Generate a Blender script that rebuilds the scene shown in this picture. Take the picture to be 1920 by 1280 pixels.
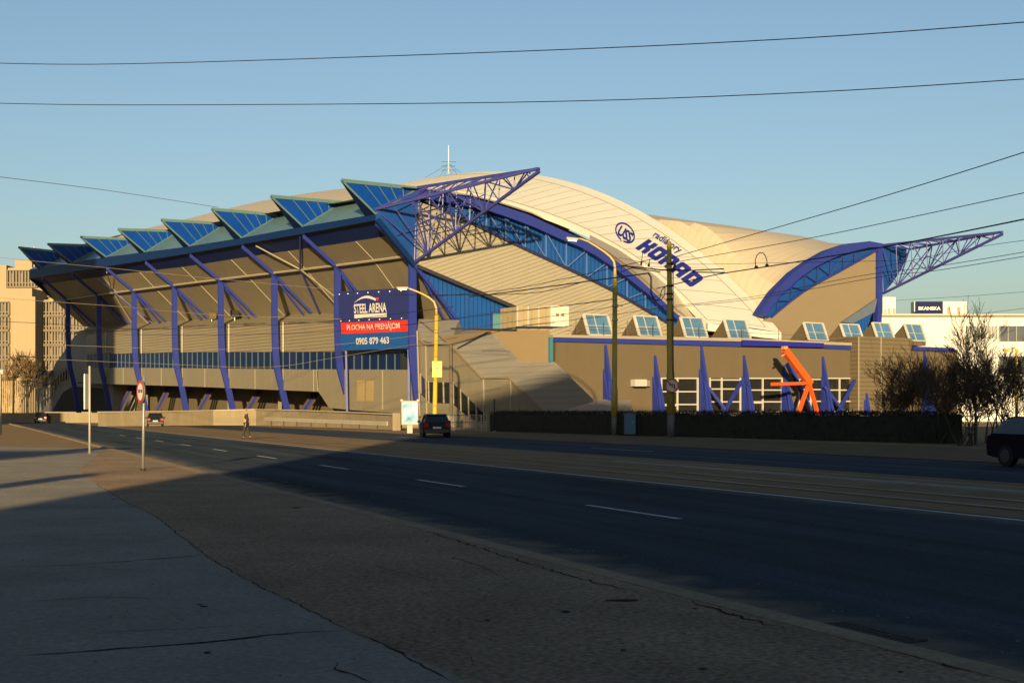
import bpy, bmesh, math, random
import numpy as np
from mathutils import Vector as V, Matrix
R = math.radians
random.seed(7)
for o in list(bpy.data.objects): bpy.data.objects.remove(o)
sc = bpy.context.scene
C = sc.collection

# ---------------------------------------------------------------- camera, sky, sun, exposure
FOC = 2600.0          # focal length in photo pixels (photo 1920 wide)
HOR = 772.0           # horizon row
CX = 960.0
EYE = 1.6
cam = bpy.data.cameras.new('camera'); cam.sensor_width = 36; cam.lens = 36*FOC/1920
cam.shift_y = (HOR-640)/1920.0; cam.clip_start = .1; cam.clip_end = 6000
co = bpy.data.objects.new('camera', cam); C.objects.link(co)
co.location = (0, 0, EYE); co.rotation_euler = (R(90), 0, 0); sc.camera = co
SUN_EL = R(10.5); SUN_TAN = .030          # light travels towards +Y and a little +X
w = bpy.data.worlds.new('World'); sc.world = w; w.use_nodes = True
nt = w.node_tree; bg = nt.nodes['Background']
sky = nt.nodes.new('ShaderNodeTexSky'); sky.sky_type = 'NISHITA'; sky.sun_disc = False
sky.sun_elevation = SUN_EL; sky.sun_rotation = math.pi+math.atan(SUN_TAN)
sky.altitude = 200; sky.air_density = 1.1; sky.dust_density = 2.2; sky.ozone_density = 2.2
nt.links.new(sky.outputs[0], bg.inputs[0]); bg.inputs[1].default_value = .051
sl = bpy.data.lights.new('sun', 'SUN'); sl.energy = 5.0; sl.angle = R(.6); sl.color = (1, .73, .38)
so = bpy.data.objects.new('sun', sl); C.objects.link(so)
d = V((SUN_TAN, 1, 0)).normalized()*math.cos(SUN_EL) - V((0, 0, math.sin(SUN_EL)))
so.rotation_euler = d.to_track_quat('-Z', 'Y').to_euler(); so.location = (0, -40, 60)
sc.view_settings.view_transform = 'Standard'; sc.view_settings.look = 'None'
sc.view_settings.exposure = 1.53; sc.view_settings.gamma = 1

# ---------------------------------------------------------------- materials
MATS = {}; ALB = .44
GROUND_MATS = ('asphalt', 'asphalt_far', 'worn_brown_asphalt', 'smooth_grey_paving', 'gutter_dust', 'kerb_stone', 'tram_bed_concrete', 'dry_verge', 'ground_earth', 'road_paint', 'worn_pale_strip', 'joint_dirt', 'grit_stone', 'cast_iron')
def mat(name, col, rough=.7, var=.12, vscale=.6, metal=0, spec=.5, stripe=None, speck=0, coat=0, streak=0, bump=0):
    """stripe=(angle_deg, period_m, depth, line_darkness); streak: vertical dirt runs"""
    if name in MATS: return MATS[name]
    if name in GROUND_MATS: spec = .04; rough = 1
    if name not in GROUND_MATS: col = tuple(c*ALB for c in col[:3])
    m = bpy.data.materials.new(name); m.use_nodes = True; n = m.node_tree.nodes; l = m.node_tree.links
    b = n['Principled BSDF']; b.inputs['Roughness'].default_value = rough; b.inputs['Metallic'].default_value = metal
    b.inputs['Specular IOR Level'].default_value = spec; b.inputs['Coat Weight'].default_value = coat
    tc = n.new('ShaderNodeTexCoord')
    nz = n.new('ShaderNodeTexNoise'); nz.inputs['Scale'].default_value = vscale; nz.inputs['Detail'].default_value = 6
    nz.inputs['Roughness'].default_value = .65
    l.new(tc.outputs['Object'], nz.inputs['Vector'])
    mr = n.new('ShaderNodeMapRange'); mr.inputs[1].default_value = .25; mr.inputs[2].default_value = .75
    mr.inputs[3].default_value = 1-var; mr.inputs[4].default_value = 1+var
    l.new(nz.outputs['Fac'], mr.inputs[0]); fac = mr.outputs[0]
    def mul(a, bb):
        x = n.new('ShaderNodeMath'); x.operation = 'MULTIPLY'; l.new(a, x.inputs[0])
        if isinstance(bb, float): x.inputs[1].default_value = bb
        else: l.new(bb, x.inputs[1])
        return x.outputs[0]
    if speck:
        n2 = n.new('ShaderNodeTexNoise'); n2.inputs['Scale'].default_value = 22; n2.inputs['Detail'].default_value = 3
        l.new(tc.outputs['Object'], n2.inputs['Vector'])
        m2 = n.new('ShaderNodeMapRange'); m2.inputs[1].default_value = .3; m2.inputs[2].default_value = .7
        m2.inputs[3].default_value = 1-speck; m2.inputs[4].default_value = 1+speck
        l.new(n2.outputs['Fac'], m2.inputs[0]); fac = mul(fac, m2.outputs[0])
    if streak:
        mp = n.new('ShaderNodeMapping'); mp.inputs['Scale'].default_value = (1.3, .12, 1)
        l.new(tc.outputs['UV'], mp.inputs[0])
        n3 = n.new('ShaderNodeTexNoise'); n3.inputs['Scale'].default_value = 1; n3.inputs['Detail'].default_value = 4
        l.new(mp.outputs[0], n3.inputs['Vector'])
        m3 = n.new('ShaderNodeMapRange'); m3.inputs[1].default_value = .3; m3.inputs[2].default_value = .7
        m3.inputs[3].default_value = 1-streak; m3.inputs[4].default_value = 1+streak*.5
        l.new(n3.outputs['Fac'], m3.inputs[0]); fac = mul(fac, m3.outputs[0])
    h = None
    if stripe:
        ang, per, dep, dark = stripe
        sep = n.new('ShaderNodeSeparateXYZ'); l.new(tc.outputs['UV'], sep.inputs[0])
        a = R(ang)
        s = n.new('ShaderNodeMath'); s.operation = 'MULTIPLY'; s.inputs[1].default_value = math.sin(a)*2*math.pi/per; l.new(sep.outputs[0], s.inputs[0])
        c = n.new('ShaderNodeMath'); c.operation = 'MULTIPLY_ADD'; c.inputs[1].default_value = math.cos(a)*2*math.pi/per; l.new(sep.outputs[1], c.inputs[0]); l.new(s.outputs[0], c.inputs[2])
        sn = n.new('ShaderNodeMath'); sn.operation = 'SINE'; l.new(c.outputs[0], sn.inputs[0])
        m4 = n.new('ShaderNodeMapRange'); m4.inputs[1].default_value = .35; m4.inputs[2].default_value = .95
        m4.inputs[3].default_value = 1; m4.inputs[4].default_value = 1-dark  # lines darkened in the colour, painting the shade in the rib grooves
        l.new(sn.outputs[0], m4.inputs[0]); fac = mul(fac, m4.outputs[0]); h = m4.outputs[0]
        if dep:
            bp = n.new('ShaderNodeBump'); bp.inputs['Distance'].default_value = dep; bp.inputs['Strength'].default_value = .8
            l.new(h, bp.inputs['Height']); l.new(bp.outputs[0], b.inputs['Normal'])
    if bump and not stripe:
        bp = n.new('ShaderNodeBump'); bp.inputs['Distance'].default_value = bump
        nb = n.new('ShaderNodeTexNoise'); nb.inputs['Scale'].default_value = 70; nb.inputs['Detail'].default_value = 3
        l.new(tc.outputs['Object'], nb.inputs['Vector']); l.new(nb.outputs['Fac'], bp.inputs['Height']); l.new(bp.outputs[0], b.inputs['Normal'])
    vm = n.new('ShaderNodeVectorMath'); vm.operation = 'SCALE'; vm.inputs[0].default_value = col[:3]
    l.new(fac, vm.inputs['Scale']); l.new(vm.outputs[0], b.inputs['Base Color'])
    MATS[name] = m; return m

BEIGE = (.31, .265, .17)
panel = mat('beige_panel', BEIGE, .55, .05, .3, streak=.05)
panel_rib = mat('beige_ribbed', BEIGE, .5, .05, .3, stripe=(0, .42, .03, .42))
panel_rib_roof = mat('beige_roof_ribs', (.33, .31, .27), .45, .05, .3, stripe=(0, .55, .015, .16))
gable_rib = mat('gable_corrugation', (.42, .385, .29), .45, .05, .3, stripe=(19, .42, .03, .32))
grey_panel = mat('grey_panel', (.27, .24, .165), .5, .05, .3, streak=.06)
annex_m = mat('annex_render', (.14, .106, .056), .85, .05, .5, streak=.06)
annex_rib = mat('annex_ribbed', (.185, .145, .08), .6, .05, .4, stripe=(0, .5, .03, .35))
blue = mat('blue_cladding', (.004, .028, .17), .5, .08, .5, spec=.2)
blue_dark = mat('blue_fascia', (.003, .028, .14), .5, .08, .5, spec=.15)
blue_rib = mat('blue_corrugated', (.006, .095, .42), .4, .06, .5, stripe=(90, .55, .03, .45))
blue_lit = mat('blue_panel', (.005, .07, .34), .4, .06, .5)
purple = mat('violet_steel', (.024, .044, .32), .5, .08, .8, spec=.3)
truss_m = mat('violet_truss_steel', (.040, .050, .30), .5, .08, .8)
teal = mat('pale_teal_sheet', (.13, .25, .27), .35, .06, .4)
teal_frame = mat('pale_teal_frame', (.11, .22, .22), .4, .06, .4)
roof_w = mat('cream_roof', (.62, .55, .42), .6, .04, .2, stripe=(90, 1.1, .01, .07))
band_w = mat('white_arch_sheet', (.80, .82, .76), .6, .03, .3, stripe=(90, 3.0, .02, .0))
seam_m = mat('roof_seam', (.36, .31, .22), .6, .05)
white_m = mat('white_metal', (.62, .60, .55), .4, .05)
pale_strip = mat('pale_trim', (.42, .38, .29), .5, .05)
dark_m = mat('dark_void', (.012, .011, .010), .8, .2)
darkgap = mat('dark_trim_and_shade', (.02, .02, .03), .6, .2)  # dark trim; also paints the shadow lines below fascia and gable panel
logo_blue = mat('sign_blue_ink', (.012, .016, .34), .5, .03)
wire_m = mat('cable_black', (.012, .012, .014), .5, .1)
wire_l = mat('cable_pale', (.30, .27, .22), .5, .1)
yellow = mat('yellow_pole_paint', (.80, .52, .03), .5, .10, 1.5, streak=.12)
olive = mat('shaded_yellow_pole_paint', (.55, .42, .035), .6, .15, 1.5, streak=.15)  # darker copy of the yellow pole paint: shade put into the colour
orange = mat('orange_paint', (.90, .13, .012), .4, .06)
galv = mat('galvanised_steel', (.42, .42, .40), .45, .1, 3, metal=.4)
conc = mat('concrete_wall', (.32, .26, .16), .9, .12, .4, speck=.08, streak=.15)
def glass(name, col, rough=.08, spec=.9):
    m = mat(name, col, rough, .25, .35, spec=spec); return m
glass_blue = mat('blue_glass', (.003, .014, .09), .3, .2, .35, spec=.3)
glass_fin = mat('blue_fin_glazing', (.003, .060, .36), .35, .12, .35, spec=.2)
glass_dark = glass('dark_glass', (.016, .018, .016), .06)
glass_sky = glass('skylight_glass', (.10, .24, .42), .12, .9)
asphalt = mat('asphalt', (.029, .040, .051), .8, .14, .5, speck=.32, bump=.02, spec=.3)
asphalt2 = mat('asphalt_far', (.030, .042, .056), .8, .10, .3, speck=.15, spec=.3, bump=.02)
pave_a = mat('worn_brown_asphalt', (.200, .148, .100), .9, .30, .45, speck=.42, bump=.02, spec=.25)
pave_c = mat('smooth_grey_paving', (.185, .172, .145), .85, .24, .5, speck=.2, bump=.012, spec=.3)
dust = mat('gutter_dust', (.085, .075, .058), .95, .25, 1.2, speck=.3)
kerb_m = mat('kerb_stone', (.21, .165, .11), .9, .2, 1.5, speck=.2, bump=.012)
tram_m = mat('tram_bed_concrete', (.175, .125, .070), .95, .22, .5, speck=.15, bump=.02)
rail_m = mat('rail_steel', (.05, .045, .04), .4, .1, metal=.5)
verge_m = mat('dry_verge', (.12, .09, .052), .95, .35, .5, speck=.3, bump=.02)
paint = mat('road_paint', (.34, .34, .33), .8, .35, 4, speck=.25)
crack_m = mat('joint_dirt', (.016, .013, .010), .95, .3)
ground_m = mat('ground_earth', (.18, .14, .085), .95, .25, .05, speck=.1, bump=.02)
cream_b = mat('cream_office_wall', (.42, .33, .20), .8, .06, .1, streak=.06)
white_b = mat('white_office_wall', (.82, .83, .80), .8, .04, .1)

# ---------------------------------------------------------------- geometry helpers
def ray(px, py): return V(((px-CX)/FOC, 1.0, -(py-HOR)/FOC))
EYEV = V((0, 0, EYE))
def on_plane(px, py, p0, n):
    r = ray(px, py); t = (p0-EYEV).dot(n)/r.dot(n); return EYEV + r*t
def at_y(px, py, Y): return EYEV + ray(px, py)*Y
def on_z(px, py, z=0.):
    r = ray(px, py); return EYEV + r*((z-EYE)/r.z)
def zat(py, Y): return EYE + (HOR-py)/FOC*Y

def link(o, parent=None):
    C.objects.link(o)
    if parent is not None: o.parent = parent
    return o
ROOTLOC = {}
def thing(name, label, cat, loc=(0, 0, 0), group=None, kind=None):
    o = bpy.data.objects.new(name, None); o.empty_display_size = .2; C.objects.link(o)
    o.location = loc; ROOTLOC[o.name] = V(loc)
    o['label'] = label; o['category'] = cat
    if group: o['group'] = group
    if kind: o['kind'] = kind
    return o
def tag(o, label, cat, group=None, kind=None):
    o['label'] = label; o['category'] = cat
    if group: o['group'] = group
    if kind: o['kind'] = kind
    return o
def rootloc(o):
    while o.parent is not None: o = o.parent
    return ROOTLOC.get(o.name, V((0, 0, 0)))

class MB:
    def __init__(s): s.v = []; s.f = []; s.m = []; s.cur = 0; s.uvs = {}
    def add(s, vs, fs, uv=None):
        b = len(s.v); s.v += [V(p) for p in vs]
        for i, f in enumerate(fs):
            s.f.append([b+k for k in f]); s.m.append(s.cur)
            if uv: s.uvs[len(s.f)-1] = uv[i]
        return s
    def box(s, c, size, rz=0, rx=0, ry=0):
        M = Matrix.Translation(c) @ Matrix.Rotation(rz, 4, 'Z') @ Matrix.Rotation(ry, 4, 'Y') @ Matrix.Rotation(rx, 4, 'X')
        x, y, z = [k/2 for k in size]
        vs = [M @ V((a*x, b*y, c2*z)) for a in (-1, 1) for b in (-1, 1) for c2 in (-1, 1)]
        return s.add(vs, [(0, 1, 3, 2), (4, 6, 7, 5), (0, 4, 5, 1), (2, 3, 7, 6), (0, 2, 6, 4), (1, 5, 7, 3)])
    def prism(s, pts, ext):
        """polygon pts extruded by vector ext"""
        n = len(pts); ext = V(ext); pts = [V(p) for p in pts]
        vs = pts + [p+ext for p in pts]
        fs = [list(range(n)), list(range(2*n-1, n-1, -1))]
        for i in range(n): j = (i+1) % n; fs.append((i, i+n, j+n, j))
        return s.add(vs, fs)
    def face(s, pts): return s.add(pts, [list(range(len(pts)))])
    def beam(s, a, b, w_, h_, up=(0, 0, 1)):
        a = V(a); b = V(b); d_ = (b-a).normalized(); up = V(up)
        if abs(d_.dot(up)) > .99: up = V((1, 0, 0))
        x = d_.cross(up).normalized(); y = x.cross(d_)
        q = [x*w_/2*i+y*h_/2*j for i, j in ((-1, -1), (1, -1), (1, 1), (-1, 1))]
        return s.prism([a+k for k in q], b-a)
    def tube(s, pts, r, n=6, cap=True):
        pts = [V(p) for p in pts]; rs = r if isinstance(r, (list, tuple)) else [r]*len(pts)
        vs = []; x = None
        for i, p in enumerate(pts):
            d_ = (pts[min(i+1, len(pts)-1)]-pts[max(i-1, 0)]).normalized()
            if x is None:
                up = V((0, 0, 1)) if abs(d_.z) < .9 else V((1, 0, 0)); x = d_.cross(up).normalized()
            else: x = (x - d_*x.dot(d_)).normalized()
            y = d_.cross(x)
            for k in range(n):
                a = 2*math.pi*k/n; vs.append(p+(x*math.cos(a)+y*math.sin(a))*rs[i])
        fs = [(i*n+k, i*n+(k+1) % n, (i+1)*n+(k+1) % n, (i+1)*n+k) for i in range(len(pts)-1) for k in range(n)]
        if cap: fs += [list(range(n-1, -1, -1)), [(len(pts)-1)*n+k for k in range(n)]]
        return s.add(vs, fs)
    def build(s, name, mats, parent=None, smooth=False, bevel=0):
        loc = rootloc(parent) if parent is not None else V((0, 0, 0))
        me = bpy.data.meshes.new(name)
        own = V((0, 0, 0))
        if parent is None and s.v:   # origin at the base of the thing
            mn = [min(p[i] for p in s.v) for i in range(3)]; mx = [max(p[i] for p in s.v) for i in range(3)]
            own = V(((mn[0]+mx[0])/2, (mn[1]+mx[1])/2, mn[2])); loc = own
        me.from_pydata([p-loc for p in s.v], [], s.f); me.validate()
        if len(me.polygons) == len(s.f):
            me.polygons.foreach_set('material_index', s.m)
        if not isinstance(mats, (list, tuple)): mats = [mats]
        for m_ in mats: me.materials.append(m_)
        if len(s.v) < 60000:
            uv = me.uv_layers.new(name='UVMap')
            for p in me.polygons:
                if p.index in s.uvs and len(me.polygons) == len(s.f):
                    for li, q in zip(p.loop_indices, s.uvs[p.index]): uv.data[li].uv = q
                    continue
                nn = p.normal
                t = V((0, 0, 1)).cross(nn)
                t = V((1, 0, 0)) if t.length < .05 else t.normalized()
                b2 = nn.cross(t)
                for li in p.loop_indices:
                    c_ = me.vertices[me.loops[li].vertex_index].co+loc
                    uv.data[li].uv = (c_.dot(t), c_.dot(b2))
        if smooth: me.polygons.foreach_set('use_smooth', [True]*len(me.polygons))
        o = bpy.data.objects.new(name, me)
        if bevel:
            bv = o.modifiers.new('bevel', 'BEVEL'); bv.width = bevel; bv.segments = 2; bv.limit_method = 'ANGLE'
        if parent is None: o.location = own; ROOTLOC[o.name] = own
        return link(o, parent)
def interp(pts, x):
    if x <= pts[0][0]: a, b = pts[0], pts[1]
    elif x >= pts[-1][0]: a, b = pts[-2], pts[-1]
    else:
        for a, b in zip(pts, pts[1:]):
            if a[0] <= x <= b[0]: break
    return a[1]+(b[1]-a[1])*(x-a[0])/(b[0]-a[0])
def text_mesh(body, name, fn, m, parent, bold=0.0, shear=0.0, spacing=1.0):
    """lettering; fn(u,v) maps the unit box of the text to world space"""
    cu = bpy.data.curves.new('lettering', 'FONT'); cu.body = body; cu.offset = bold; cu.shear = shear; cu.space_character = spacing
    cu.resolution_u = 4
    t = bpy.data.objects.new('lettering', cu); C.objects.link(t)
    bpy.context.view_layer.update()
    me = bpy.data.meshes.new_from_object(t.evaluated_get(bpy.context.evaluated_depsgraph_get()))
    bpy.data.objects.remove(t)
    xs = [v.co.x for v in me.vertices]; ys = [v.co.y for v in me.vertices]
    x0, x1, y0, y1 = min(xs), max(xs), min(ys), max(ys); loc = rootloc(parent)
    for v in me.vertices: v.co = fn((v.co.x-x0)/(x1-x0), (v.co.y-y0)/(y1-y0))-loc
    me.name = name; me.materials.clear(); me.materials.append(m)
    o = bpy.data.objects.new(name, me); return link(o, parent)
def quadmap(bl, br, tr, tl, off=V((0, 0, 0))):
    bl, br, tr, tl = V(bl), V(br), V(tr), V(tl)
    return lambda u, v: (bl*(1-u)+br*u)*(1-v)+(tl*(1-u)+tr*u)*v+off

# ---------------------------------------------------------------- ground, road, pavement
rd = V((-.3674, .9301, 0)); rq = V((.9301, .3674, 0))       # road direction and its right-hand normal
def RV(v, s, z=0.): return rq*v+rd*s+V((0, 0, z))
def sheet(name, v0, v1, z, m, s0=-80, s1=420, thick=0):
    mb = MB()
    pts = [RV(v0, s0, z), RV(v1, s0, z), RV(v1, s1, z), RV(v0, s1, z)]
    if thick: mb.prism([p-V((0, 0, thick)) for p in pts], (0, 0, thick))
    else: mb.face(pts)
    o = mb.build(name, m); o['kind'] = 'structure'; return o
g = MB(); g.face([(-3000, -1500, -.02), (3000, -1500, -.02), (3000, 4500, -.02), (-3000, 4500, -.02)])
g.build('ground', ground_m)['kind'] = 'structure'
VK = 5.5                                                       # kerb line
def dusty_road(m, vk, far_v, dustcol):
    n = m.node_tree.nodes; l = m.node_tree.links; b = n['Principled BSDF']; src = b.inputs['Base Color'].links[0].from_socket
    tc = n.new('ShaderNodeTexCoord'); dp = n.new('ShaderNodeVectorMath'); dp.operation = 'DOT_PRODUCT'; dp.inputs[1].default_value = tuple(rq); 
    gp = n.new('ShaderNodeNewGeometry'); l.new(gp.outputs['Position'], dp.inputs[0])
    ds = n.new('ShaderNodeVectorMath'); ds.operation = 'DOT_PRODUCT'; ds.inputs[1].default_value = tuple(rd); l.new(gp.outputs['Position'], ds.inputs[0])
    cb = n.new('ShaderNodeCombineXYZ'); sc1 = n.new('ShaderNodeMath'); sc1.operation = 'MULTIPLY'; sc1.inputs[1].default_value = .05; l.new(ds.outputs['Value'], sc1.inputs[0])
    l.new(sc1.outputs[0], cb.inputs[0]); l.new(dp.outputs['Value'], cb.inputs[1])
    nz = n.new('ShaderNodeTexNoise'); nz.inputs['Scale'].default_value = 1.1; nz.inputs['Detail'].default_value = 5; l.new(cb.outputs[0], nz.inputs['Vector'])
    n4 = n.new('ShaderNodeTexNoise'); n4.inputs['Scale'].default_value = 1.6; n4.inputs['Detail'].default_value = 6; l.new(gp.outputs['Position'], n4.inputs['Vector'])
    # v + noise -> dust amount
    ad = n.new('ShaderNodeMath'); ad.operation = 'MULTIPLY_ADD'; ad.inputs[1].default_value = 1.5; l.new(n4.outputs['Fac'], ad.inputs[0]); l.new(dp.outputs['Value'], ad.inputs[2])
    d1 = n.new('ShaderNodeMapRange'); d1.interpolation_type = 'SMOOTHSTEP'; d1.inputs[1].default_value = vk+1.05; d1.inputs[2].default_value = vk+2.0; d1.inputs[3].default_value = .95; d1.inputs[4].default_value = 0; l.new(ad.outputs[0], d1.inputs[0])
    d2 = n.new('ShaderNodeMapRange'); d2.inputs[1].default_value = far_v-.3; d2.inputs[2].default_value = far_v+.9; d2.inputs[4].default_value = .8; l.new(ad.outputs[0], d2.inputs[0])
    mx = n.new('ShaderNodeMath'); mx.operation = 'MAXIMUM'; l.new(d1.outputs[0], mx.inputs[0]); l.new(d2.outputs[0], mx.inputs[1])
    mr = n.new('ShaderNodeMapRange'); mr.inputs[1].default_value = .3; mr.inputs[2].default_value = .7; mr.inputs[3].default_value = .6; mr.inputs[4].default_value = 1.45; l.new(nz.outputs['Fac'], mr.inputs[0])
    vm = n.new('ShaderNodeVectorMath'); vm.operation = 'SCALE'; l.new(src, vm.inputs[0]); l.new(mr.outputs[0], vm.inputs['Scale'])
    mc = n.new('ShaderNodeMix'); mc.data_type = 'RGBA'; l.new(mx.outputs[0], mc.inputs[0]); l.new(vm.outputs[0], mc.inputs[6]); mc.inputs[7].default_value = (*dustcol, 1)
    l.new(mc.outputs[2], b.inputs['Base Color'])
dusty_road(asphalt, 5.5, 14.8, (.165, .135, .098)); dusty_road(asphalt2, 21.2, 30.0, (.10, .08, .055))
road_near = sheet('road', VK+.25, 14.75, 0.0, asphalt)
sheet('tram_track_bed', 14.76, 22.0, .004, tram_m)
sheet('far_road', 22.01, 30.0, 0.0, asphalt2)
sheet('verge', 30.01, 41.0, .02, verge_m, s0=-40, s1=96)
sheet('forecourt_paving', 30.01, 70.0, .006, tram_m, s0=96.01, s1=400)
sheet('kerb', VK, VK+.24, .085, kerb_m, thick=.2)
# pavement: brown asphalt strip near the kerb, grey smooth paving on the left (seam traced from the joint)
seam = [on_z(px, py, .08) for px, py in ((146, 880), (180, 907), (235, 940), (290, 966), (385, 1040), (445, 1076), (500, 1105), (560, 1132), (650, 1180), (760, 1225), (910, 1290))]
seam.append(V((0.6, 1.0, .08))); seam.append(V((2.0, -30, .08)))
far = RV(VK-.01, 60, .08)
mb = MB()
k_edge = [RV(VK-.01, s, .08) for s in (60, -35)]
mb.prism([p-V((0, 0, .1)) for p in (k_edge[:1]+k_edge[1:]+[V((2.0, -30, .08))]+seam[::-1][1:]+[])], (0, 0, .1))
o = mb.build('pavement', pave_a); o['kind'] = 'structure'
mb = MB()
left = [V((-60, -35, .08)), V((-60, 30, .08)), V((-40, 70, .08)), RV(VK-.01, 60, .08)]
mb.prism([p-V((0, 0, .1)) for p in (seam+[V((-60, -35, .08))]+left[1:])], (0, 0, .1))
o = mb.build('paved_square', pave_c); o['kind'] = 'structure'
sheet('left_pavement', -40, VK-.01, .05, tram_m, s0=60.3, s1=150)
# painted lines
def line_strip(name, v, wd, s0, s1, z=.006, m=paint):
    mb = MB(); n = max(2, int((s1-s0)/2))
    L = [(RV(v-wd/2+random.uniform(-.008, .008), s0+(s1-s0)*i/n, z), RV(v+wd/2+random.uniform(-.008, .008), s0+(s1-s0)*i/n, z)) for i in range(n+1)]
    for a, b in zip(L, L[1:]): mb.face([a[0], a[1], b[1], b[0]])
    o = mb.build(name, m); o['kind'] = 'structure'; return o
line_strip('edge_line', 14.5, .16, -30, 200)
def sv(px, py, z=0.):
    p = on_z(px, py, z); return p.dot(rd), p.dot(rq)
D0 = sv(1208, 958); D1 = sv(835, 905); per = D1[0]-D0[0]
for k in range(0, 9):
    s = D0[0]+per*k; v = 9.95
    line_strip('lane_line', v, .12, s-per*.17, s+per*.17)
mb = None
line_strip('track_edge_line', 19.75, .30, -10, 41, .010, mat('worn_pale_strip', (.24, .22, .19), .9, .3, 2))
for k in range(3): line_strip('worn_lane_mark', 25.9, .12, 20+30*k, 26+30*k, .006)
for v in (16.1, 17.55, 19.3, 20.8):
    o = sheet('tram_rail', v, v+.07, .012, rail_m)
for v in (15.85, 17.3, 21.3):
    o = sheet('track_joint', v, v+.05, .010, crack_m)
# cracks and joints in the paving: narrow jagged dirt-filled joints
def crack(pxs, wd=.02, jag=.015, name='paving_joint', z=.084):
    P = [on_z(px, py, z) for px, py in pxs]; Q = []
    for a, b in zip(P, P[1:]):
        n = max(2, int((b-a).length/.12))
        for i in range(n): Q.append(a.lerp(b, i/n))
    Q.append(P[-1]); mb = MB(); L = []
    for i, p in enumerate(Q):
        d_ = (Q[min(i+1, len(Q)-1)]-Q[max(0, i-1)]).normalized(); nn = V((-d_.y, d_.x, 0))
        c_ = p+nn*random.uniform(-jag, jag); h = wd*random.uniform(.25, 1.05)*.5*min(1, .15+i/4, .15+(len(Q)-1-i)/4)
        L.append((c_-nn*h, c_+nn*h))
    for a, b in zip(L, L[1:]): mb.face([a[0], a[1], b[1], b[0]])
    mb.build(name, crack_m)['kind'] = 'structure'
crack([(0, 1062), (120, 1059), (240, 1051), (385, 1040)], .045)
crack([(0, 1228), (110, 1223), (260, 1212), (420, 1200), (500, 1189), (560, 1184), (650, 1180)], .045)
crack([(110, 1185), (250, 1182), (480, 1170)], .014)
crack([(180, 907), (235, 940), (290, 966), (385, 1040), (445, 1076), (500, 1105), (560, 1132), (650, 1180)], .018)
crack([(650, 1180), (720, 1205), (850, 1279)], .022)
crack([(632, 1240), (628, 1252), (660, 1262), (700, 1279)], .03)
crack([(1, 953), (90, 952), (250, 951)], .03)
crack([(1, 1004), (120, 1003), (230, 1002)], .02)
crack([(150, 1060), (200, 1066), (290, 1069)], .014)
crack([(420, 897), (540, 926), (640, 950), (760, 981), (960, 1046), (1060, 1075), (1200, 1112)], .03, .04)
crack([(1290, 1125), (1400, 1158), (1480, 1180)], .04, .05)
crack([(1640, 1210), (1780, 1245), (1915, 1278)], .03, .05)
crack([(840, 1040), (900, 1060), (960, 1088)], .012)
crack([(860, 1215), (880, 1228), (890, 1245)], .012)
crack([(1, 880), (120, 872), (250, 868)], .03); crack([(0, 1130), (180, 1118), (380, 1122)], .016)
crack([(700, 1060), (820, 1090), (905, 1085)], .010)
random.seed(41)
for k in range(60):
    px, py = random.uniform(250, 1750), random.uniform(960, 1270)
    p_ = on_z(px, py, .086)
    if p_.dot(rq) < VK-.1:
        n = 9; a_ = random.uniform(.006, .028); mb = MB(); mb.face([p_+V((math.cos(t)*a_*random.uniform(.5, 1.3), math.sin(t)*a_*random.uniform(.5, 1.5), 0)) for t in [2*math.pi*i/n for i in range(n)]]); mb.build('dirt_spot', crack_m)['kind'] = 'structure'
for (px, py, a_, b_) in ((1165, 1124, .16, .07), (555, 951, .1, .12), (340, 993, .05, .05), (215, 935, .05, .1), (1060, 1145, .05, .05), (1850, 1060, 0, 0)):
    if a_:
        c_ = on_z(px, py, .086); n = 14
        mb = MB(); mb.face([c_+V((math.cos(t)*a_*random.uniform(.5, 1.1), math.sin(t)*b_*random.uniform(.6, 1.2), 0)) for t in [2*math.pi*i/n for i in range(n)]])
        mb.build('dirt_spot', crack_m)['kind'] = 'structure'
# scattered grit: real little stones on pavement and gutter
mb = MB(); random.seed(11)
for i in range(1500):
    v = random.uniform(-6, 6.3); s = random.uniform(3, 34)**1.0
    if random.random() < .35: v = VK+.3+abs(random.gauss(0, .5))
    z = .08 if v < VK else .0
    c_ = RV(v, s, z); r = random.uniform(.004, .014)*(1 if v < VK else 1.3)
    a = random.uniform(0, 3); mb.add([c_+V((math.cos(a+k*2.1)*r, math.sin(a+k*2.1)*r, .0)) for k in range(3)]+[c_+V((0, 0, r))], [(0, 1, 3), (1, 2, 3), (2, 0, 3)])
o = mb.build('grit', mat('grit_stone', (.16, .14, .11), .9, .3, 3)); o['kind'] = 'stuff'; o['label'] = 'fine grit scattered over pavement and gutter'; o['category'] = 'grit'
# drain grate at the kerb: cast iron frame with slots
gc = on_z(1560, 1190, .0); gc = RV(VK+.52, gc.dot(rd), 0)
dr = thing('drain_grate', 'cast iron drain grate set in the gutter beside the near kerb', 'drain', tuple(gc))
mb = MB(); mb.face([gc+rd*a*.44+rq*b*.23+V((0, 0, .003)) for a, b in ((-1, -1), (1, -1), (1, 1), (-1, 1))]); mb.build('pit', dark_m, dr)
mb = MB()
for b in (-.23, .23): mb.beam(gc+rd*-.46+rq*b+V((0, 0, .003)), gc+rd*.46+rq*b+V((0, 0, .003)), .04, .012)
for a in (-.45, -.15, .15, .45): mb.beam(gc+rd*a-rq*.23+V((0, 0, .002)), gc+rd*a+rq*.23+V((0, 0, .002)), .05, .010)
for k in range(6):
    b = -.19+k*.076; mb.beam(gc+rd*-.45+rq*b+V((0, 0, .004)), gc+rd*.45+rq*b+V((0, 0, .004)), .034, .012)
mb.build('frame', mat('cast_iron', (.055, .05, .045), .8, .3, 6), dr)

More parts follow.
